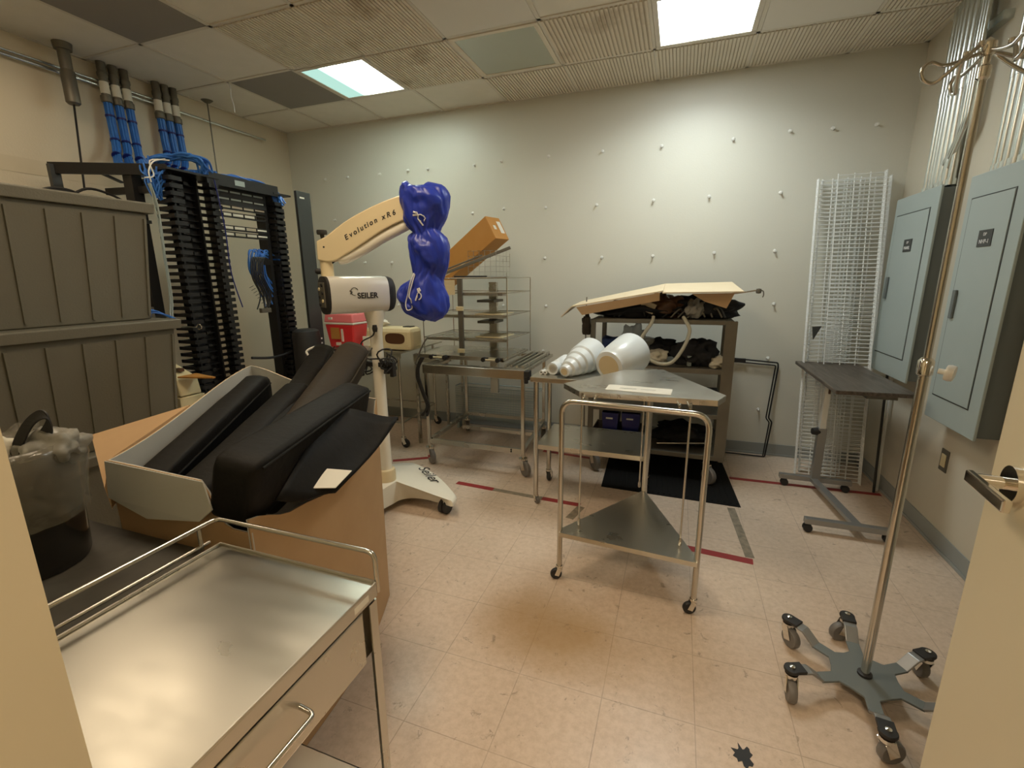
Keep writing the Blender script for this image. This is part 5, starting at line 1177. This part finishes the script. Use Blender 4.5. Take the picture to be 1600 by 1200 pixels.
# ================================================================== WHITE WIRE SHELVES LEANING ON THE WALL
def wire_shelf(x0, x1, yb, yt, z1, label, lipside, xr=0.):
    t = thing('wire_shelf', ((x0+x1)/2, yb, 0), label, 'wire shelf', 'white wire shelves')
    dx = xr; P = lambda x, z, o=0.: Vector((x-dx*z/z1, yb+(yt-yb)*z/z1-o, z))
    b = MB(); n = int(z1/.027)
    for k in range(n+1):
        z = .012+(z1-.024)*k/n; b.cyl(P(x0, z), P(x1, z), .0030, n=5, cap=False)
        xe = x0 if lipside < 0 else x1; b.cyl(P(xe, z), P(xe, z, .032), .0030, n=5, cap=False)
    b.build('cross_wires', 'white_wire', t)
    for f in (0., .36, .70, 1.):
        xx = x0+(x1-x0)*f; MB().cyl(P(xx, .006, -.004), P(xx, z1, -.004), .0038, n=8).build('long_rod', 'white_wire', t, smooth=True)
    xe = x0 if lipside < 0 else x1
    for o_ in (.016, .034): MB().cyl(P(xe, .006, o_), P(xe, z1, o_), .0034, n=8).build('lip_rod', 'white_wire', t, smooth=True)
wire_shelf(3.60, 3.86, .16, .45, 2.10, 'white wire shelf leaning at the left of the group by the right corner', -1, .035)
wire_shelf(3.72, 3.985, .10, .40, 2.12, 'white wire shelf leaning in front at the right of the group, by the corner', 1, .045)
wire_shelf(3.80, 4.06, .34, .49, 2.10, 'white wire shelf leaning closest to the right wall, behind the front one', 1, .06)
wire_shelf(3.64, 3.90, .22, .495, 2.10, 'white wire shelf leaning at the back of the group, flat to the wall', -1, .04)
o = MB().add([(3.60, .21, 1.09), (3.655, .21, 1.095), (3.615, .21, 1.00), (3.60, .225, 1.09), (3.655, .225, 1.095), (3.615, .225, 1.00)], [(0, 1, 2), (5, 4, 3), (0, 3, 4, 1), (1, 4, 5, 2), (2, 5, 3, 0)]).build('plastic_corner', 'charcoal'); tag(o, 'grey triangular plastic corner stuck in the wire shelves', 'plastic piece')
for k, x in enumerate((4.035, 4.062)):
    o = MB().cyl((x, -.02+.03*k, .004), (x+.01, .12, .82), .008, n=8).build('thin_pole', 'white_wire' if k else 'black_metal', smooth=True); tag(o, ('black', 'white')[k]+' thin pole leaning in the corner beside the wire shelves', 'pole')

# ================================================================== DRIP STAND
IX, IY = 3.404, -1.868
t = thing('drip_stand', (IX, IY, 0), 'chrome drip stand on a six arm wheeled base, in front of the electrical panels', 'stand')
angs = [math.radians(a) for a in (31, 86, 140, 202, 264, 330)]; poly = []
for k, a in enumerate(angs):
    nx_ = angs[(k+1) % 6]+(2*PI if k == 5 else 0); wd = .021
    for sgn, rr in ((-1, .105), (-1, .165), (1, .165), (1, .105)):
        poly.append((rr*math.cos(a)-sgn*wd*-math.sin(a)*-1, rr*math.sin(a)+sgn*wd*math.cos(a)))
    m_ = (a+nx_)/2; poly.append((.098*math.cos(m_), .098*math.sin(m_)))
poly = [(IX+x, IY+y) for x, y in poly]
MB().prism(poly, .066, .074).build('hub_plate', 'panel_side', t, bevel=.002)
for k, a in enumerate(angs):
    d = Vector((math.cos(a), math.sin(a), 0)); c = Vector((IX, IY, 0)); up_ = Vector((0, 0, 1))
    am = MB().bar(c+d*.160+up_*.070, c+d*.205+up_*.105, .042, .008, up=(0, 0, 1)).bar(c+d*.203+up_*.1045, c+d*.245+up_*.107, .042, .008).build('arm', 'grey_metal', t, bevel=.002)
    tipc = c+d*.265
    MB().lathe([(.0, .103), (.024, .103), (.026, .108), (.025, .116), (.0, .118)], tipc, None, 20).bar(c+d*.225+up_*.111, tipc+up_*.111, .046, .012).build('tip_cap', 'rubber', am, smooth=True, bevel=.002)
    MB().lathe([(.009, .116), (.009, .122), (.0, .125)], tipc, None, 12).build('bolt', 'chrome', am, smooth=True)
    caster(t, tipc.x, tipc.y, .038, .026, .103, ang=a+1.2+.8*(k % 3), tyre='wheelgrey')
MB().lathe([(.022, .074), (.022, .082), (.0145, .085)], (IX, IY, 0), None, 20).build('socket', 'rubber', t, smooth=True)
MB().cyl((IX, IY, .08), (IX, IY, 1.17), .0135, n=20).build('lower_pole', 'steel_tube', t, smooth=True)
MB().cyl((IX, IY, 1.17), (IX, IY, 2.0), .0095, n=20).build('upper_pole', 'steel_tube', t, smooth=True)
cl = MB().lathe([(.0135, 1.145), (.02, 1.15), (.02, 1.19), (.012, 1.20)], (IX, IY, 0), None, 20).build('clamp', 'chrome', t, smooth=True)
MB().lathe([(.0, .03), (.008, .03), (.008, .045), (.022, .047), (.024, .055), (.022, .066), (.0, .068)], (IX, IY, 1.168), rot_to((.75, -.5, -.1)), 18).build('knob', 'silver', cl, smooth=True)
MB().lathe([(.0095, 1.93), (.015, 1.935), (.015, 1.96), (.010, 1.965)], (IX, IY, 0), None, 16).lathe([(.014, 1.985), (.017, 1.99), (.017, 2.015), (.0, 2.03)], (IX, IY, 0), None, 16).build('top_collar', 'chrome', t, smooth=True)
def hook(ang, sc=1.):
    ca, sa = math.cos(ang), math.sin(ang)
    pts = [(.0, 0, 2.0), (-.05, 0, 1.982), (-.09, -.0, 1.975), (-.118, 0, 1.985), (-.135, .0, 1.970), (-.128, 0, 1.945), (-.105, .0, 1.935), (-.085, -.012, 1.95), (-.06, -.024, 1.975), (-.04, -.03, 1.995), (-.03, -.03, 2.005)]
    P2 = [Vector((IX+(x*ca-y*sa)*sc, IY+(x*sa+y*ca)*sc, z)) for x, y, z in pts]
    hk = MB().tube(spline(P2, 6), .0048, 10).build('hook', 'steel_tube', t, smooth=True)
    e = P2[-1]; MB().lathe([(.0, -.008), (.0075, -.005), (.0075, .005), (.0, .008)], e, None, 10).build('hook_tip', 'chrome', hk, smooth=True)
for a in (.05, PI+.1, PI/2+.1, -PI/2+.1): hook(a)
